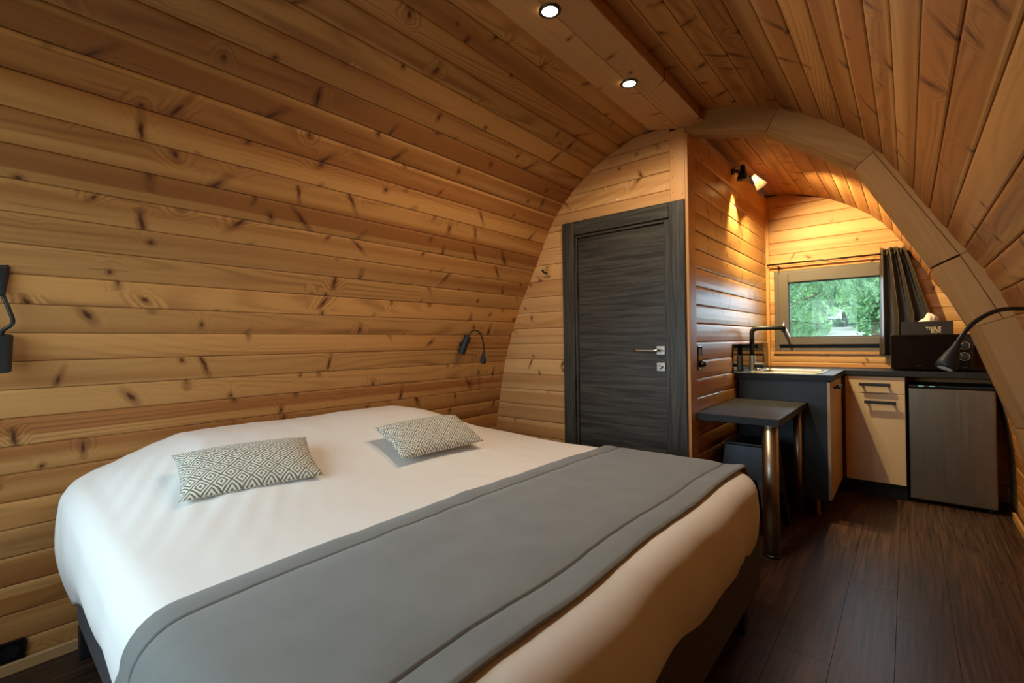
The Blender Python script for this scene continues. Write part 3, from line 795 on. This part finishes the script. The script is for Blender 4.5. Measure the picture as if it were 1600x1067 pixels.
# step stool below the table
st = thing('step_stool', (-.79, 3.31, 0), 'dark grey plastic step stool standing below the wall table', 'stool')
tx0, tx1, ty0, ty1, tz = -.905, -.655, 3.19, 3.44, .545
bx0, bx1, by0, by1 = -.965, -.600, 3.13, 3.50
bevel_mod(obj('seat', bx(tx0-.008, tx1+.008, ty0-.008, ty1+.008, tz-.02, tz), 'black', st), .006, 3)
obj('grip_slot', bx(-.82, -.74, 3.305, 3.325, tz-.001, tz+.001), 'black_gap', st)
def T(u, v, side):
    """u in -1..1 along the side, v 0..1 from floor to seat"""
    z = v*(tz-.02)
    x0, x1, y0, y1 = [a+(b-a)*v for a, b in ((bx0, tx0), (bx1, tx1), (by0, ty0), (by1, ty1))]
    m = (u+1)/2
    return {'f': (x0+(x1-x0)*m, y0, z), 'b': (x1+(x0-x1)*m, y1, z), 'r': (x1, y0+(y1-y0)*m, z), 'l': (x0, y1+(y0-y1)*m, z)}[side]
for sd in 'fbrl':
    bm = bmesh.new()
    P = [(-1, 0), (-.66, 0), (-.52, .45), (-.40, .62), (.40, .62), (.52, .45), (.66, 0), (1, 0), (1, 1), (-1, 1)] if sd in 'fb' else \
        [(-1, 0), (-.60, 0), (-.42, .36), (-.2, .44), (.2, .44), (.42, .36), (.60, 0), (1, 0), (1, 1), (-1, 1)]
    vs = [bm.verts.new(T(u, v, sd)) for u, v in P]
    quads = [(0, 1, 2, 9), (2, 3, 9), (3, 4, 8, 9), (4, 5, 8), (5, 6, 7, 8)]
    for f in quads: bm.faces.new([vs[i] for i in f])
    o = obj('side_panel', bm, 'stool_lit' if sd in 'f' else 'black', st)  # only the front panel is painted lighter, as if lit
    m = o.modifiers.new('thick', 'SOLIDIFY'); m.thickness = .012; m.offset = 0

# ------------------------------------------------------------------ kitchen units
ZC = .953
wt = [(XW+.003, 3.727), (-.376, 3.727), (-.376, 4.427), (.425, 4.427), (.425, YF-.002), (XW+.003, YF-.002)]
sx0, sx1, sy0, sy1 = -.90, -.475, 3.83, 4.34      # sink cut-out
bm = bmesh.new()
def slab(bm, x0, x1, y0, y1): box(bm, x0, x1, y0, y1, ZC-.040, ZC)
ot = [bm.verts.new((x, y, ZC)) for x, y in wt]; ob_ = [bm.verts.new((x, y, ZC-.04)) for x, y in wt]
it = [bm.verts.new((x, y, ZC)) for x, y in ((sx0, sy0), (sx1, sy0), (sx1, sy1), (sx0, sy1))]; ib = [bm.verts.new((v.co.x, v.co.y, ZC-.04)) for v in it]
for O, I in ((ot, it), (ob_, ib)):
    for f in ((O[0], O[1], I[1], I[0]), (O[1], O[2], I[2], I[1]), (O[2], O[3], O[4], O[5], I[3], I[2]), (O[5], O[0], I[0], I[3])): bm.faces.new(f)
for i in range(6): bm.faces.new((ot[i], ot[(i+1) % 6], ob_[(i+1) % 6], ob_[i]))
for i in range(4): bm.faces.new((it[i], it[(i+1) % 4], ib[(i+1) % 4], ib[i]))
ctr = obj('worktop', bm, 'counter'); bevel_mod(ctr, .002)
tag(base(ctr), 'black L-shaped laminate kitchen worktop below the window', 'worktop')

# sink
sk = thing('sink', (-.69, 4.08, ZC), 'inset stainless steel sink in the worktop beside the black tap', 'sink')
bm = bmesh.new()
def rect(x0, x1, y0, y1, z, r, n=5):
    out = []
    for cx, cy, a in ((x1-r, y1-r, 0), (x0+r, y1-r, 90), (x0+r, y0+r, 180), (x1-r, y0+r, 270)):
        for k in range(n+1):
            t = math.radians(a+90*k/n); out.append(bm.verts.new((cx+r*math.cos(t), cy+r*math.sin(t), z)))
    return out
rs = [rect(sx0-.022, sx1+.022, sy0-.022, sy1+.022, ZC+.0005, .03), rect(sx0-.020, sx1+.020, sy0-.020, sy1+.020, ZC+.006, .03), rect(sx0+.008, sx1-.008, sy0+.008, sy1-.008, ZC+.005, .04),
      rect(sx0+.014, sx1-.014, sy0+.014, sy1-.014, ZC-.01, .04), rect(sx0+.03, sx1-.03, sy0+.03, sy1-.03, ZC-.15, .06), rect(sx0+.17, sx1-.17, sy0+.2, sy1-.2, ZC-.158, .02)]
ring_bridge(bm, rs, False); bm.faces.new(rs[-1])
obj('basin', bm, 'steel', sk, smooth=True)
obj('drain', lathe((-.69, 4.08, ZC-.157), (0, 0, 1), [(0, .035), (.003, .035), (.004, .028), (.002, .02)], 20), 'chrome', sk)
obj('drain_knob', lathe((-.882, 3.97, ZC+.004), (0, 0, 1), [(0, .018), (.01, .018), (.018, .015), (.022, .006)], 18), 'chrome', sk, smooth=True)
# tap
tp = thing('tap', (-.935, 4.02, ZC), 'tall matt black right-angled kitchen tap behind the sink', 'tap')
obj('tap_base', lathe((-.935, 4.02, ZC), (0, 0, 1), [(0, .026), (.006, .026), (.008, .0235), (.115, .0235), (.118, .019)], 24), 'black_soft', tp, smooth=True)
obj('spout', tb([(-.935, 4.02, ZC+.11), (-.935, 4.02, 1.235)]+spline([(-.935, 4.02, 1.245), (-.930, 4.02, 1.268), (-.912, 4.02, 1.282), (-.892, 4.02, 1.286)], 4)+[(-.70, 4.02, 1.286)], .0175, 18), 'black_soft', tp, smooth=True)
obj('nozzle', lathe((-.715, 4.02, 1.286), (0, 0, -1), [(0, .014), (.025, .014), (.032, .012)], 18), 'black', tp)
lv = obj('lever_body', tb([(-.92, 4.02, ZC+.045), (-.852, 4.02, ZC+.045)], .019, 18), 'black_soft', tp)
obj('lever', tb([(-.858, 4.02, ZC+.05), (-.852, 4.02, ZC+.125)], [.006, .005], 10), 'black_soft', lv)
# splash panel
tag(base(obj('splash_panel', bx(XW+.003, XW+.009, 3.672, YF-.035, ZC+.0005, 1.165, bev=.001), 'black_gloss')), 'glossy black splash panel on the planks behind the tap', 'panel')

# sink cabinet
cab = thing('sink_cabinet', (-.69, 4.1, 0), 'sink cabinet with anthracite side panel and cream door', 'cabinet')
obj('side_panel', bx(XW+.02, -.415, 3.753, 3.771, .10, ZC-.041, bev=.001), 'panel', cab)
cbm = bmesh.new(); box(cbm, XW+.02, -.43, 3.772, 4.42, .105, .60); box(cbm, -.445, -.43, 3.772, 4.42, .60, ZC-.041)
obj('carcass', cbm, 'black_gap', cab)
d_ = obj('cabinet_door', bx(-.416, -.398, 3.740, 4.425, .1127, ZC-.048, bev=.0015), 'cream', cab)
hb = bmesh.new(); box(hb, -.372, -.362, 3.93, 4.10, .843, .866, bev=.002); box(hb, -.399, -.366, 3.935, 3.947, .848, .860); box(hb, -.399, -.366, 4.083, 4.095, .848, .860)
obj('bar_handle', hb, 'black_soft', d_)
obj('plinth', bx(-.47, -.455, 3.86, 4.45, 0, .104), 'black_gap', cab)
for (x_, y_) in ((-.485, 3.79), (-.93, 3.79)):
    obj('leg', lathe((x_, y_, 0), (0, 0, 1), [(0, .02), (.005, .02), (.006, .016), (.104, .016)], 18), 'brass', cab)
# drawer cabinet
dc = thing('drawer_cabinet', (-.2, 4.63, 0), 'cream two-drawer kitchen cabinet between sink cabinet and fridge', 'cabinet')
obj('carcass', bx(-.415, -.012, 4.462, YF-.004, .105, ZC-.041), 'black_gap', dc)
obj('filler', bx(-.396, -.377, 4.447, 4.4615, .1127, ZC-.041), 'corner_filler', dc)
for z0, z1, hz, hx in ((.7825, .907, .848, (-.287, -.101)), (.1127, .779, .716, (-.256, -.070))):
    d_ = obj('drawer_front', bx(-.375, -.019, 4.441, 4.461, z0, z1, bev=.0015), 'cream', dc)
    hb = bmesh.new(); box(hb, hx[0], hx[1], 4.405, 4.416, hz-.012, hz+.012, bev=.002)
    for xx in (hx[0]+.012, hx[1]-.024): box(hb, xx, xx+.012, 4.412, 4.4415, hz-.006, hz+.006)
    obj('bar_handle', hb, 'black_soft', d_)
obj('plinth', bx(-.47, -.012, 4.49, 4.505, 0, .104), 'black_gap', dc)
# fridge
fr = thing('fridge', (.223, 4.62, 0), 'small under-counter fridge with brushed steel door', 'fridge')
obj('cabinet_body', bx(.004, .440, 4.500, YF-.01, .02, .838, bev=.003), 'black', fr)
bevel_mod(obj('fridge_door', bx(-.0015, .448, 4.464, 4.498, .028, .832), 'steel', fr), .008, 3)
obj('top_lid', bx(-.0015, .444, 4.462, YF-.01, .839, .856, bev=.003), 'black_soft', fr)
for x_ in (.055, .115): obj('indicator', bx(x_, x_+.03, 4.4605, 4.463, .844, .850), 'indicator', fr)
for x_ in (.03, .42):
    for y_ in (4.52, 4.79): obj('foot', lathe((x_, y_, 0), (0, 0, 1), [(0, .016), (.021, .016)], 12), 'black', fr)
# microwave
mw = thing('microwave', (.13, 4.63, ZC), 'black compact microwave with two ringed dials on the worktop', 'microwave')
mx0, mx1, mz0, mz1, my = -.094, .345, .965, 1.218, 4.462
bevel_mod(obj('housing', bx(mx0+.004, mx1-.004, my+.02, YF-.06, mz0, mz1), 'black', mw), .006, 2)
dr = obj('oven_door', bx(mx0, .248, my, my+.0195, mz0+.002, mz1-.001, bev=.004, seg=2), 'black_gloss', mw)
obj('door_window', bx(mx0+.055, .205, my-.0012, my+.001, mz0+.075, mz1-.045), 'bezel', dr)
obj('maker_mark', bx(.045, .085, my-.001, my+.001, mz0+.026, mz0+.030), 'steel_dark', dr)
cp = obj('control_panel', bx(.2495, mx1, my, my+.0195, mz0+.002, mz1-.001, bev=.004, seg=2), 'black_gloss', mw)
obj('panel_mark', bx(.275, .322, my-.001, my+.001, mz1-.024, mz1-.0215), 'steel_dark', cp)
obj('panel_mark', bx(.283, .312, my-.001, my+.001, mz0+.022, mz0+.0245), 'steel_dark', cp)
for z_ in (1.138, 1.062):
    kn = obj('dial', lathe((.298, my, z_), (0, -1, 0), [(0, .021), (.016, .019), (.018, .016)], 28), 'black', cp)
    obj('dial_ring', lathe((.298, my, z_), (0, -1, 0), [(0, .022), (.004, .0245), (.006, .0275), (.0045, .0285), (0, .0285)], 32, False), 'ring', kn, smooth=True)
for x_ in (mx0+.04, mx1-.05):
    for y_ in (my+.04, YF-.09): obj('foot', lathe((x_, y_, ZC), (0, 0, 1), [(0, .012), (.0125, .014)], 12), 'black', mw)
# tissue box
tx = thing('tissue_box', (.107, 4.545, mz1), 'dark tissue box with a white tissue standing on the microwave', 'tissue box')
bevel_mod(obj('carton', bx(-.033, .247, 4.485, 4.605, mz1+.0005, 1.313), 'tissuebox', tx), .001)
def text(body, x_right, z, width, height):
    c = bpy.data.curves.new('lettering', 'FONT'); c.body = body; c.size = .03; c.align_x = 'RIGHT'; c.extrude = .0003
    o = bpy.data.objects.new('lettering_tmp', c); COL.objects.link(o)
    bpy.context.view_layer.update()
    me = bpy.data.meshes.new_from_object(o.evaluated_get(bpy.context.evaluated_depsgraph_get()))
    bpy.data.objects.remove(o); me.materials.clear(); me.materials.append(M['print']); me.name = 'lettering'
    xs = [v.co.x for v in me.vertices]; ys = [v.co.y for v in me.vertices]
    kx = width/(max(xs)-min(xs)); ky = height/(max(ys)-min(ys)); ox = max(xs)*kx; oy = min(ys)*ky
    Mx = frame((x_right-ox, 4.4846, z-oy), (kx, 0, 0), (0, 0, ky), (0, -1, 0))
    return obj('lettering', me, None, tx, Mx)
text('TISSUE', .184, 1.2515, .083, .021)
text('BOX', .184, 1.2290, .052, .0195)
bm = bmesh.new(); rows = []
for j in range(9):
    t = j/8; row = []
    for i in range(25):
        a = 2*PI*i/24; w = (1-t)**.75
        r = .044*w*(1+.28*math.sin(3*a+4*t)+.14*math.sin(7*a))+.002
        row.append(bm.verts.new((.117+r*math.cos(a)*1.0+.012*math.sin(t*3), 4.545+r*.55*math.sin(a), 1.311+.066*t**.8)))
    rows.append(row)
for a, b in zip(rows[:-1], rows[1:]):
    for i in range(24): bm.faces.new((a[i], a[i+1], b[i+1], b[i]))
obj('tissue', bm, 'tissue', tx, smooth=True)

# ------------------------------------------------------------------ bed
bed = thing('bed', (-1.49, 1.26, 0), 'double box-spring bed with charcoal base under a white duvet', 'bed')
bevel_mod(obj('bed_base', bx(-2.50, -.500, .275, 2.248, .118, .38), 'base', bed), .02, 3)
bevel_mod(obj('mattress', bx(-2.49, -.53, .31, 2.21, .381, .55), 'duvet', bed), .05, 3)
for x_ in (-2.46, -.545):
    for y_ in (.305, 2.06): obj('leg', bx(x_-.028, x_+.028, y_-.028, y_+.028, 0, .1185, bev=.004), 'black_soft', bed)

def ss(a, b, v):
    t = max(0.0, min(1.0, (v-a)/(b-a))); return t*t*(3-2*t)
def HT(x, y):
    P = ss(-1.45, -2.22, x) if False else ss(1.48, 2.26, -x)
    Q = min(1.0, max(0, (y-.20)/.40))**.6*(1-ss(1.62, 2.30, y))
    dip = 1-.04*math.exp(-((y-1.17)/.16)**2)*ss(1.9, 2.25, -x)
    edge = -.02*ss(2.36, 2.5, -x)
    crown = .012*math.sin(PI*max(0, min(1, (y-.25)/2.0)))
    n = .006*noise.noise(Vector((x*2.2, y*2.2, 3)))
    # soft pull creases near the near head corner
    cr = .0042*math.sin((x*1.6+y*2.6)*27+2.5*noise.noise(Vector((x*3, y*3, 7))))*math.exp(-((x+2.0)/.35)**2-((y-.55)/.25)**2)
    cr += .0022*noise.noise(Vector((x*7, y*14, 11)))
    return .630+crown+.195*P*Q*dip+edge+n+cr
RX0, RX1, RY0, RY1 = -2.478, -.478, .212, 2.268
def outline(n):
    """rounded rectangle, n points, with outward normals"""
    pts = []; cr = {'hn': .16, 'fn': .15, 'ff': .17, 'hf': .16}
    segs = []
    def arcp(cx, cy, r, a0, a1): segs.append(('a', cx, cy, r, a0, a1, r*abs(a1-a0)))
    def line(x0, y0, x1, y1, nx, ny): segs.append(('l', x0, y0, x1, y1, nx, ny, math.hypot(x1-x0, y1-y0)))
    line(RX0+cr['hn'], RY0, RX1-cr['fn'], RY0, 0, -1); arcp(RX1-cr['fn'], RY0+cr['fn'], cr['fn'], -PI/2, 0)
    line(RX1, RY0+cr['fn'], RX1, RY1-cr['ff'], 1, 0); arcp(RX1-cr['ff'], RY1-cr['ff'], cr['ff'], 0, PI/2)
    line(RX1-cr['ff'], RY1, RX0+cr['hf'], RY1, 0, 1); arcp(RX0+cr['hf'], RY1-cr['hf'], cr['hf'], PI/2, PI)
    line(RX0, RY1-cr['hf'], RX0, RY0+cr['hn'], -1, 0); arcp(RX0+cr['hn'], RY0+cr['hn'], cr['hn'], PI, 1.5*PI)
    tot = sum(s[-1] for s in segs); out = []
    for i in range(n):
        d = tot*i/n
        for s in segs:
            if d <= s[-1]:
                if s[0] == 'l':
                    t = d/s[-1]; out.append((s[1]+(s[3]-s[1])*t, s[2]+(s[4]-s[2])*t, s[5], s[6])); break
                a = s[4]+(s[5]-s[4])*d/s[-1]; out.append((s[1]+s[3]*math.cos(a), s[2]+s[3]*math.sin(a), math.cos(a), math.sin(a))); break
            d -= s[-1]
    return out, tot
NA = 420; OUT, TOT = outline(NA)
CX, CYB = -1.49, 1.24; RR = .085
bm = bmesh.new(); rings = []
SRAD = [(i/46)**.8 for i in range(1, 47)]
cen = bm.verts.new((CX, CYB, HT(CX, CYB)))
for s in SRAD:
    r = []
    for (x, y, nx, ny) in OUT:
        ix, iy = x-nx*RR, y-ny*RR
        px, py = CX+(ix-CX)*s, CYB+(iy-CYB)*s
        r.append(bm.verts.new((px, py, HT(px, py))))
    rings.append(r)
def hem(x, y, nx, ny):
    h = .262-.03*ss(1.95, 2.25, y)*ss(-.75, -.5, x)
    if ny < -.5: h = .25+.095*ss(-2.42, -2.0, x)
    if nx < -.5: h = .26
    return h + .010*math.sin(x*5+y*7)+.005*math.sin(x*13+y*11)
def side_pt(x, y, nx, ny, t, per):
    """t 0..1 : roll; 1..2 : hanging side"""
    ix, iy = x-nx*RR, y-ny*RR; z0 = HT(ix, iy)
    corner_n = math.exp(-(((x+2.45)/.25)**2+((y-.27)/.25)**2)); corner_f = math.exp(-(((x+.52)/.22)**2+((y-2.2)/.22)**2)); corner_k = math.exp(-(((x+.55)/.22)**2+((y-.27)/.22)**2))
    cc = corner_n*1.0+corner_f*.35+corner_k*.5
    if t <= 1:
        a = t*PI/2; off = RR*math.sin(a); z = z0-RR*(1-math.cos(a)); f = .25*t
    else:
        u = t-1; h = hem(x, y, nx, ny); z = (z0-RR)+(h-(z0-RR))*u
        off = RR+.012*math.sin(u*PI)-.048*u**2; f = .25+.75*u
    ph = per*TOT
    fold = cc*f*(.016*math.sin(ph*52+2*math.sin(ph*9))+.008*math.sin(ph*95))
    soft = f*.013*math.sin(ph*6.0+1.3*math.sin(ph*2.3))+f*.007*math.sin(ph*13+2*math.sin(ph*3.1+z*6)+z*5)+f*.008*noise.noise(Vector((x*6, y*6, z*9)))
    if t > 1: soft *= 1-.65*(t-1)
    d = off+fold+soft
    return (ix+nx*d, iy+ny*d, z)
for t in [.15, .3, .45, .6, .75, .9, 1.0]+[1+k/16 for k in range(1, 17)]:
    rings.append([bm.verts.new(side_pt(x, y, nx, ny, t, i/NA)) for i, (x, y, nx, ny) in enumerate(OUT)])
for i in range(NA): bm.faces.new((cen, rings[0][i], rings[0][(i+1) % NA]))
ring_bridge(bm, rings, False)
dv = obj('duvet', bm, 'duvet', smooth=True)
so = dv.modifiers.new('thick', 'SOLIDIFY'); so.thickness = .012; so.offset = -1
tag(base(dv), 'white cotton duvet spread smoothly over bed and pillows', 'duvet')

# runner across the foot of the bed
def path_y(x, up):
    """cross-section of the duvet at x, from the near hem over the top to the far edge"""
    pts = []
    def sp(yside, ny, t):
        p = side_pt(x, yside, 0, ny, t, .5); return p
    zn = HT(x, RY0+RR)-RR
    for k in range(14):
        u = 1-k/14; pts.append((RY0-.012*math.sin(u*PI)-up-.004, zn+(.30-zn)*u))
    for k in range(8):
        a = (1-k/8)*PI/2; pts.append((RY0+RR-(RR+up)*math.sin(a), HT(x, RY0+RR)-RR+(RR+up)*math.cos(a)))
    N = 70
    for k in range(N+1):
        y = RY0+RR+(RY1-RY0-2*RR)*k/N; pts.append((y, HT(x, y)+up))
    for k in range(1, 9):
        a = k/8*PI/2; pts.append((RY1-RR+(RR+up)*math.sin(a), HT(x, RY1-RR)-RR+(RR+up)*math.cos(a)))
    zf = HT(x, RY1-RR)-RR
    for k in range(1, 8): pts.append((RY1+up+.012, zf-.014*k))
    return pts
bm = bmesh.new(); cols = []
X0, X1 = -1.243, -.552; st1 = .088; WR = X1-X0
US = sorted(set([round(k/44, 5) for k in range(45)] + [round((st1+d*.0014)/WR, 5) for d in range(-6, 7)] + [round(1-(st1+d*.0014)/WR, 5) for d in range(-6, 7)] + [.004, .010, .016, .984, .990, .996]))
for u in US:
    x = X0+WR*u; wpos = WR*u; e = min(wpos, WR-wpos)
    groove = math.exp(-((e-st1)/.0035)**2)*.0075
    puff = .010+.0035*math.sin(PI*min(1, e/st1)) if e < st1 else .010+.0045*math.sin(PI/2*min(1, (e-st1)/.06))
    up = .004+puff-groove-.006*math.exp(-(e/.005)**2)
    row = []
    for k, (y, z) in enumerate(path_y(x, up)):
        wob = .010*noise.noise(Vector((3, y*2.2, 5)))+.004*math.sin(y*9)
        lift = .010*max(0, (u-.93)/.07)*(.5+.5*math.sin(y*3.0+1))
        row.append(bm.verts.new((x+wob, y, z+.0025*noise.noise(Vector((x*9, y*9, 2)))+lift)))
    cols.append(row)
for a, b in zip(cols[:-1], cols[1:]):
    for i in range(len(a)-1): bm.faces.new((a[i], a[i+1], b[i+1], b[i]))
rn = obj('bed_runner', bm, 'velvet', smooth=True)
so = rn.modifiers.new('thick', 'SOLIDIFY'); so.thickness = .011; so.offset = -1
tag(base(rn), 'grey velvet bed runner with stitched borders across the foot of the bed', 'bed runner')

# cushions
def cushion(label, d, c, a, b):
    d, c, a, b = map(Vector, (d, c, a, b))
    cen = (a+b+c+d)/4; e1 = ((c-d)+(b-a)).normalized(); e2 = ((a-d)+(b-c)); e2 = (e2-e1*e2.dot(e1)).normalized(); e3 = e1.cross(e2)
    if e3.z < 0: e3 = -e3
    hw = ((c-d).length+(b-a).length)/4; hh = ((a-d).length+(b-c).length)/4
    bm = bmesh.new(); uvl = bm.loops.layers.uv.new('UVMap'); N1, N2 = 36, 24; top, bot, UV = {}, {}, {}
    for i in range(N1+1):
        for j in range(N2+1):
            u, v = i/N1*2-1, j/N2*2-1
            pin = 1-.055*(1-v*v)*abs(u)**3; pin2 = 1-.075*(1-u*u)*abs(v)**3
            k = max(0, (1-abs(u)**2.6))**.55*max(0, (1-abs(v)**2.6))**.55
            wr = .004*noise.noise(Vector((u*4+cen.y*9, v*4, 1)))
            P = cen+e3*.014+e1*(u*hw*pin)+e2*(v*hh*pin2)
            h = (.052+wr)*k
            edge = i in (0, N1) or j in (0, N2)
            vt = bm.verts.new(P+e3*(h+.004)); top[i, j] = vt
            bot[i, j] = vt if edge else bm.verts.new(P-e3*(h*.6))
    for i in range(N1):
        for j in range(N2):
            q = ((i, j), (i+1, j), (i+1, j+1), (i, j+1))
            for S_ in (top, bot):
                f = bm.faces.new([S_[k] for k in (q if S_ is top else q[::-1])])
                for lp, kk in zip(f.loops, (q if S_ is top else q[::-1])): lp[uvl].uv = (kk[0]/N1, kk[1]/N2)
    o = obj('cushion', bm, 'cushion', smooth=True)
    tag(base(o), label, 'cushion', 'patterned cushions on the bed'); return o
LIFT = Vector((0, 0, .012))
cushion('grey and white diamond-patterned cushion nearer the left edge of the bed', (-1.76, .453, .69), (-1.74, .92, .69), (-2.015, .455, .800), (-1.90, .880, .800))
cushion('grey and white diamond-patterned cushion nearer the door', (-1.65, 1.195, .69), (-1.66, 1.70, .69), (-1.90, 1.226, .800), (-1.85, 1.692, .800))

# ------------------------------------------------------------------ outdoors
def gz(x, y):
    return -.45+1.55*ss(6.5, 14, y)+.045*max(0, y-14)+.10*noise.noise(Vector((x*.3, y*.3, 0)))
bm = bmesh.new(); rows = []
for j in range(100):
    y = -29+j*.75; rows.append([bm.verts.new((-27+i*.9, y, gz(-27+i*.9, y))) for i in range(60)])
for a, b in zip(rows[:-1], rows[1:]):
    for i in range(59): bm.faces.new((a[i], a[i+1], b[i+1], b[i]))
gr = struct('ground_outside', bm, 'grass', 'grassy ground and slope outside the pod')
bm = bmesh.new(); rows = []
for j in range(26):
    t = j/25; y = 9.5+9*t; xc_ = -2.2+1.9*t
    rows.append([bm.verts.new((xc_+w, y, gz(xc_+w, y)+.03)) for w in (-.45, -.15, .15, .45)])
for a, b in zip(rows[:-1], rows[1:]):
    for i in range(3): bm.faces.new((a[i], a[i+1], b[i+1], b[i]))
o = struct('path_outside', bm, 'gravel', 'pale gravel track on the slope outside')
def leafcloud(bm, c, rad, n, size, drop=0.0):
    for _ in range(n):
        v = Vector((random.gauss(0, 1), random.gauss(0, 1), random.gauss(0, 1))).normalized()*(random.random()**.45)
        p = Vector((c[0]+v.x*rad[0], c[1]+v.y*rad[1], c[2]+v.z*rad[2]))
        d = Vector((random.gauss(0, 1), random.gauss(0, 1), random.gauss(0, .7)-drop)).normalized(); s = d.orthogonal().normalized()
        s = (s*math.cos(k_ := random.random()*6.28)+d.cross(s)*math.sin(k_))
        l = size*random.uniform(.6, 1.3)
        bm.faces.new([bm.verts.new(q) for q in (p, p+d*l*.5+s*l*.28, p+d*l, p+d*l*.5-s*l*.28)])
def tree(x, y, h, rad, mat, label, n=2600, size=.16):
    g = gz(x, y); t = thing('broadleaf_tree', (x, y, g), label, 'tree', 'trees outside the window')
    obj('trunk', tb([(x, y, g-.1), (x+.1, y, g+h*.4), (x, y, g+h*.85)], [.14, .1, .03], 8), 'bark', t)
    bm = bmesh.new()
    for k in range(7):
        a = k*2.4; rr = rad*.55
        leafcloud(bm, (x+rr*math.cos(a)*random.random(), y+rr*math.sin(a)*random.random(), g+h*(.10+.8*k/7)), (rad*.75, rad*.75, h*.22), n//7, size)
    obj('foliage', bm, mat, t)
TR = [(-3.9, 19, 6.0, 1.7, 'leaf_a', 'bright green tree far left through the window pane'), (-2.3, 29, 8.5, 2.3, 'leaf_b', 'mid green tree at the back centre through the window pane'),
      (-.6, 23.5, 6.5, 1.5, 'leaf_a', 'pale green tree on the right through the window pane'), (-.50, 13.5, 3.6, .62, 'leaf_b', 'near green bush-like tree on the right of the window pane'),
      (-6.0, 30, 9, 2.6, 'leaf_b', 'tall green tree at the far left beyond the window'), (1.9, 30, 9, 2.4, 'leaf_b', 'tall green tree at the far right beyond the window'),
      (-2.9, 15.5, 4.2, .8, 'leaf_b', 'slim dark green tree left of the shed through the window')]
for a in TR: tree(*a, n=6500 if a[1] > 18 else 3200, size=.34 if a[1] > 18 else .14)
for k, (x_, y_, h_, r_) in enumerate(((-4.6, 33, 9, 2.8), (-1.9, 34, 9.5, 2.6), (.4, 33, 9, 2.6))):
    tree(x_, y_, h_, r_, 'leaf_b', ('dark woodland tree behind on the left beyond the window', 'dark woodland tree behind in the middle beyond the window', 'dark woodland tree behind on the right beyond the window')[k], n=8000, size=.42)
# weeping conifer close to the window
cx_, cy_ = -2.3, 9.3; g0 = gz(cx_, cy_)
cf = thing('weeping_conifer', (cx_, cy_, g0), 'weeping conifer with hanging grey-green twigs just outside the window', 'tree', 'trees outside the window')
obj('trunk', tb([(cx_, cy_, g0-.1), (cx_-.05, cy_, 2.0), (cx_, cy_, 5.5)], [.17, .13, .04], 10), 'bark', cf)
nb = bmesh.new()
for (p, q, dens) in (((cx_, cy_, 1.2), (-.9, 8.6, 1.95), 150), ((cx_, cy_, 2.2), (-.1, 8.9, 2.25), 260), ((cx_, cy_, 1.35), (-1.0, 8.9, 1.42), 70), ((cx_, cy_, 2.6), (.3, 9.6, 2.45), 300), ((cx_, cy_, 2.9), (-.6, 8.3, 2.15), 220)):
    p, q = Vector(p), Vector(q); mid = (p+q)/2+Vector((0, 0, .12)); pts = spline([p, mid, q], 10)
    obj('branch', tb(pts, [.035*(1-.8*i/(len(pts)-1)) for i in range(len(pts))], 7), 'bark', cf)
    for k in range(dens):
        t = random.random()**.8; i = min(len(pts)-2, int(t*(len(pts)-1))); b = pts[i].lerp(pts[i+1], t*(len(pts)-1)-i)
        L = random.uniform(.18, .55); d = Vector((random.gauss(0, .35), random.gauss(0, .35), -1)).normalized()
        side = Vector((random.gauss(0, .25), random.gauss(0, .25), 0))
        prev = b
        for s_ in range(1, 6):
            f = s_/5; c = b+d*L*f+side*(f*(1-f*.4))
            for _ in range(9):
                m_ = prev.lerp(c, random.random()); nd = (d+Vector((random.gauss(0, .8), random.gauss(0, .8), random.gauss(0, .3)))).normalized()
                l = random.uniform(.04, .09); sd = nd.orthogonal().normalized()*.0035
                nb.faces.new([nb.verts.new(z_) for z_ in (m_-sd, m_+sd, m_+nd*l)])
            prev = c
o = obj('hanging_twigs', nb, 'needle', cf)
# pale shed far up the slope
hx, hy = -1.95, 20.0; hg = 1.92
hs = thing('garden_shed', (hx, hy, hg), 'small white shed far up the slope through the window pane', 'building')
obj('wall', bx(hx-.25, hx+.15, hy, hy+.6, hg-.02, hg+.25), 'render', hs)
obj('roof', prism([(hx-.30, hg+.25), (hx+.20, hg+.25), (hx+.20, hg+.29), (hx-.05, hg+.40), (hx-.30, hg+.29)], 1, hy-.05, hy+.65), 'render', hs)
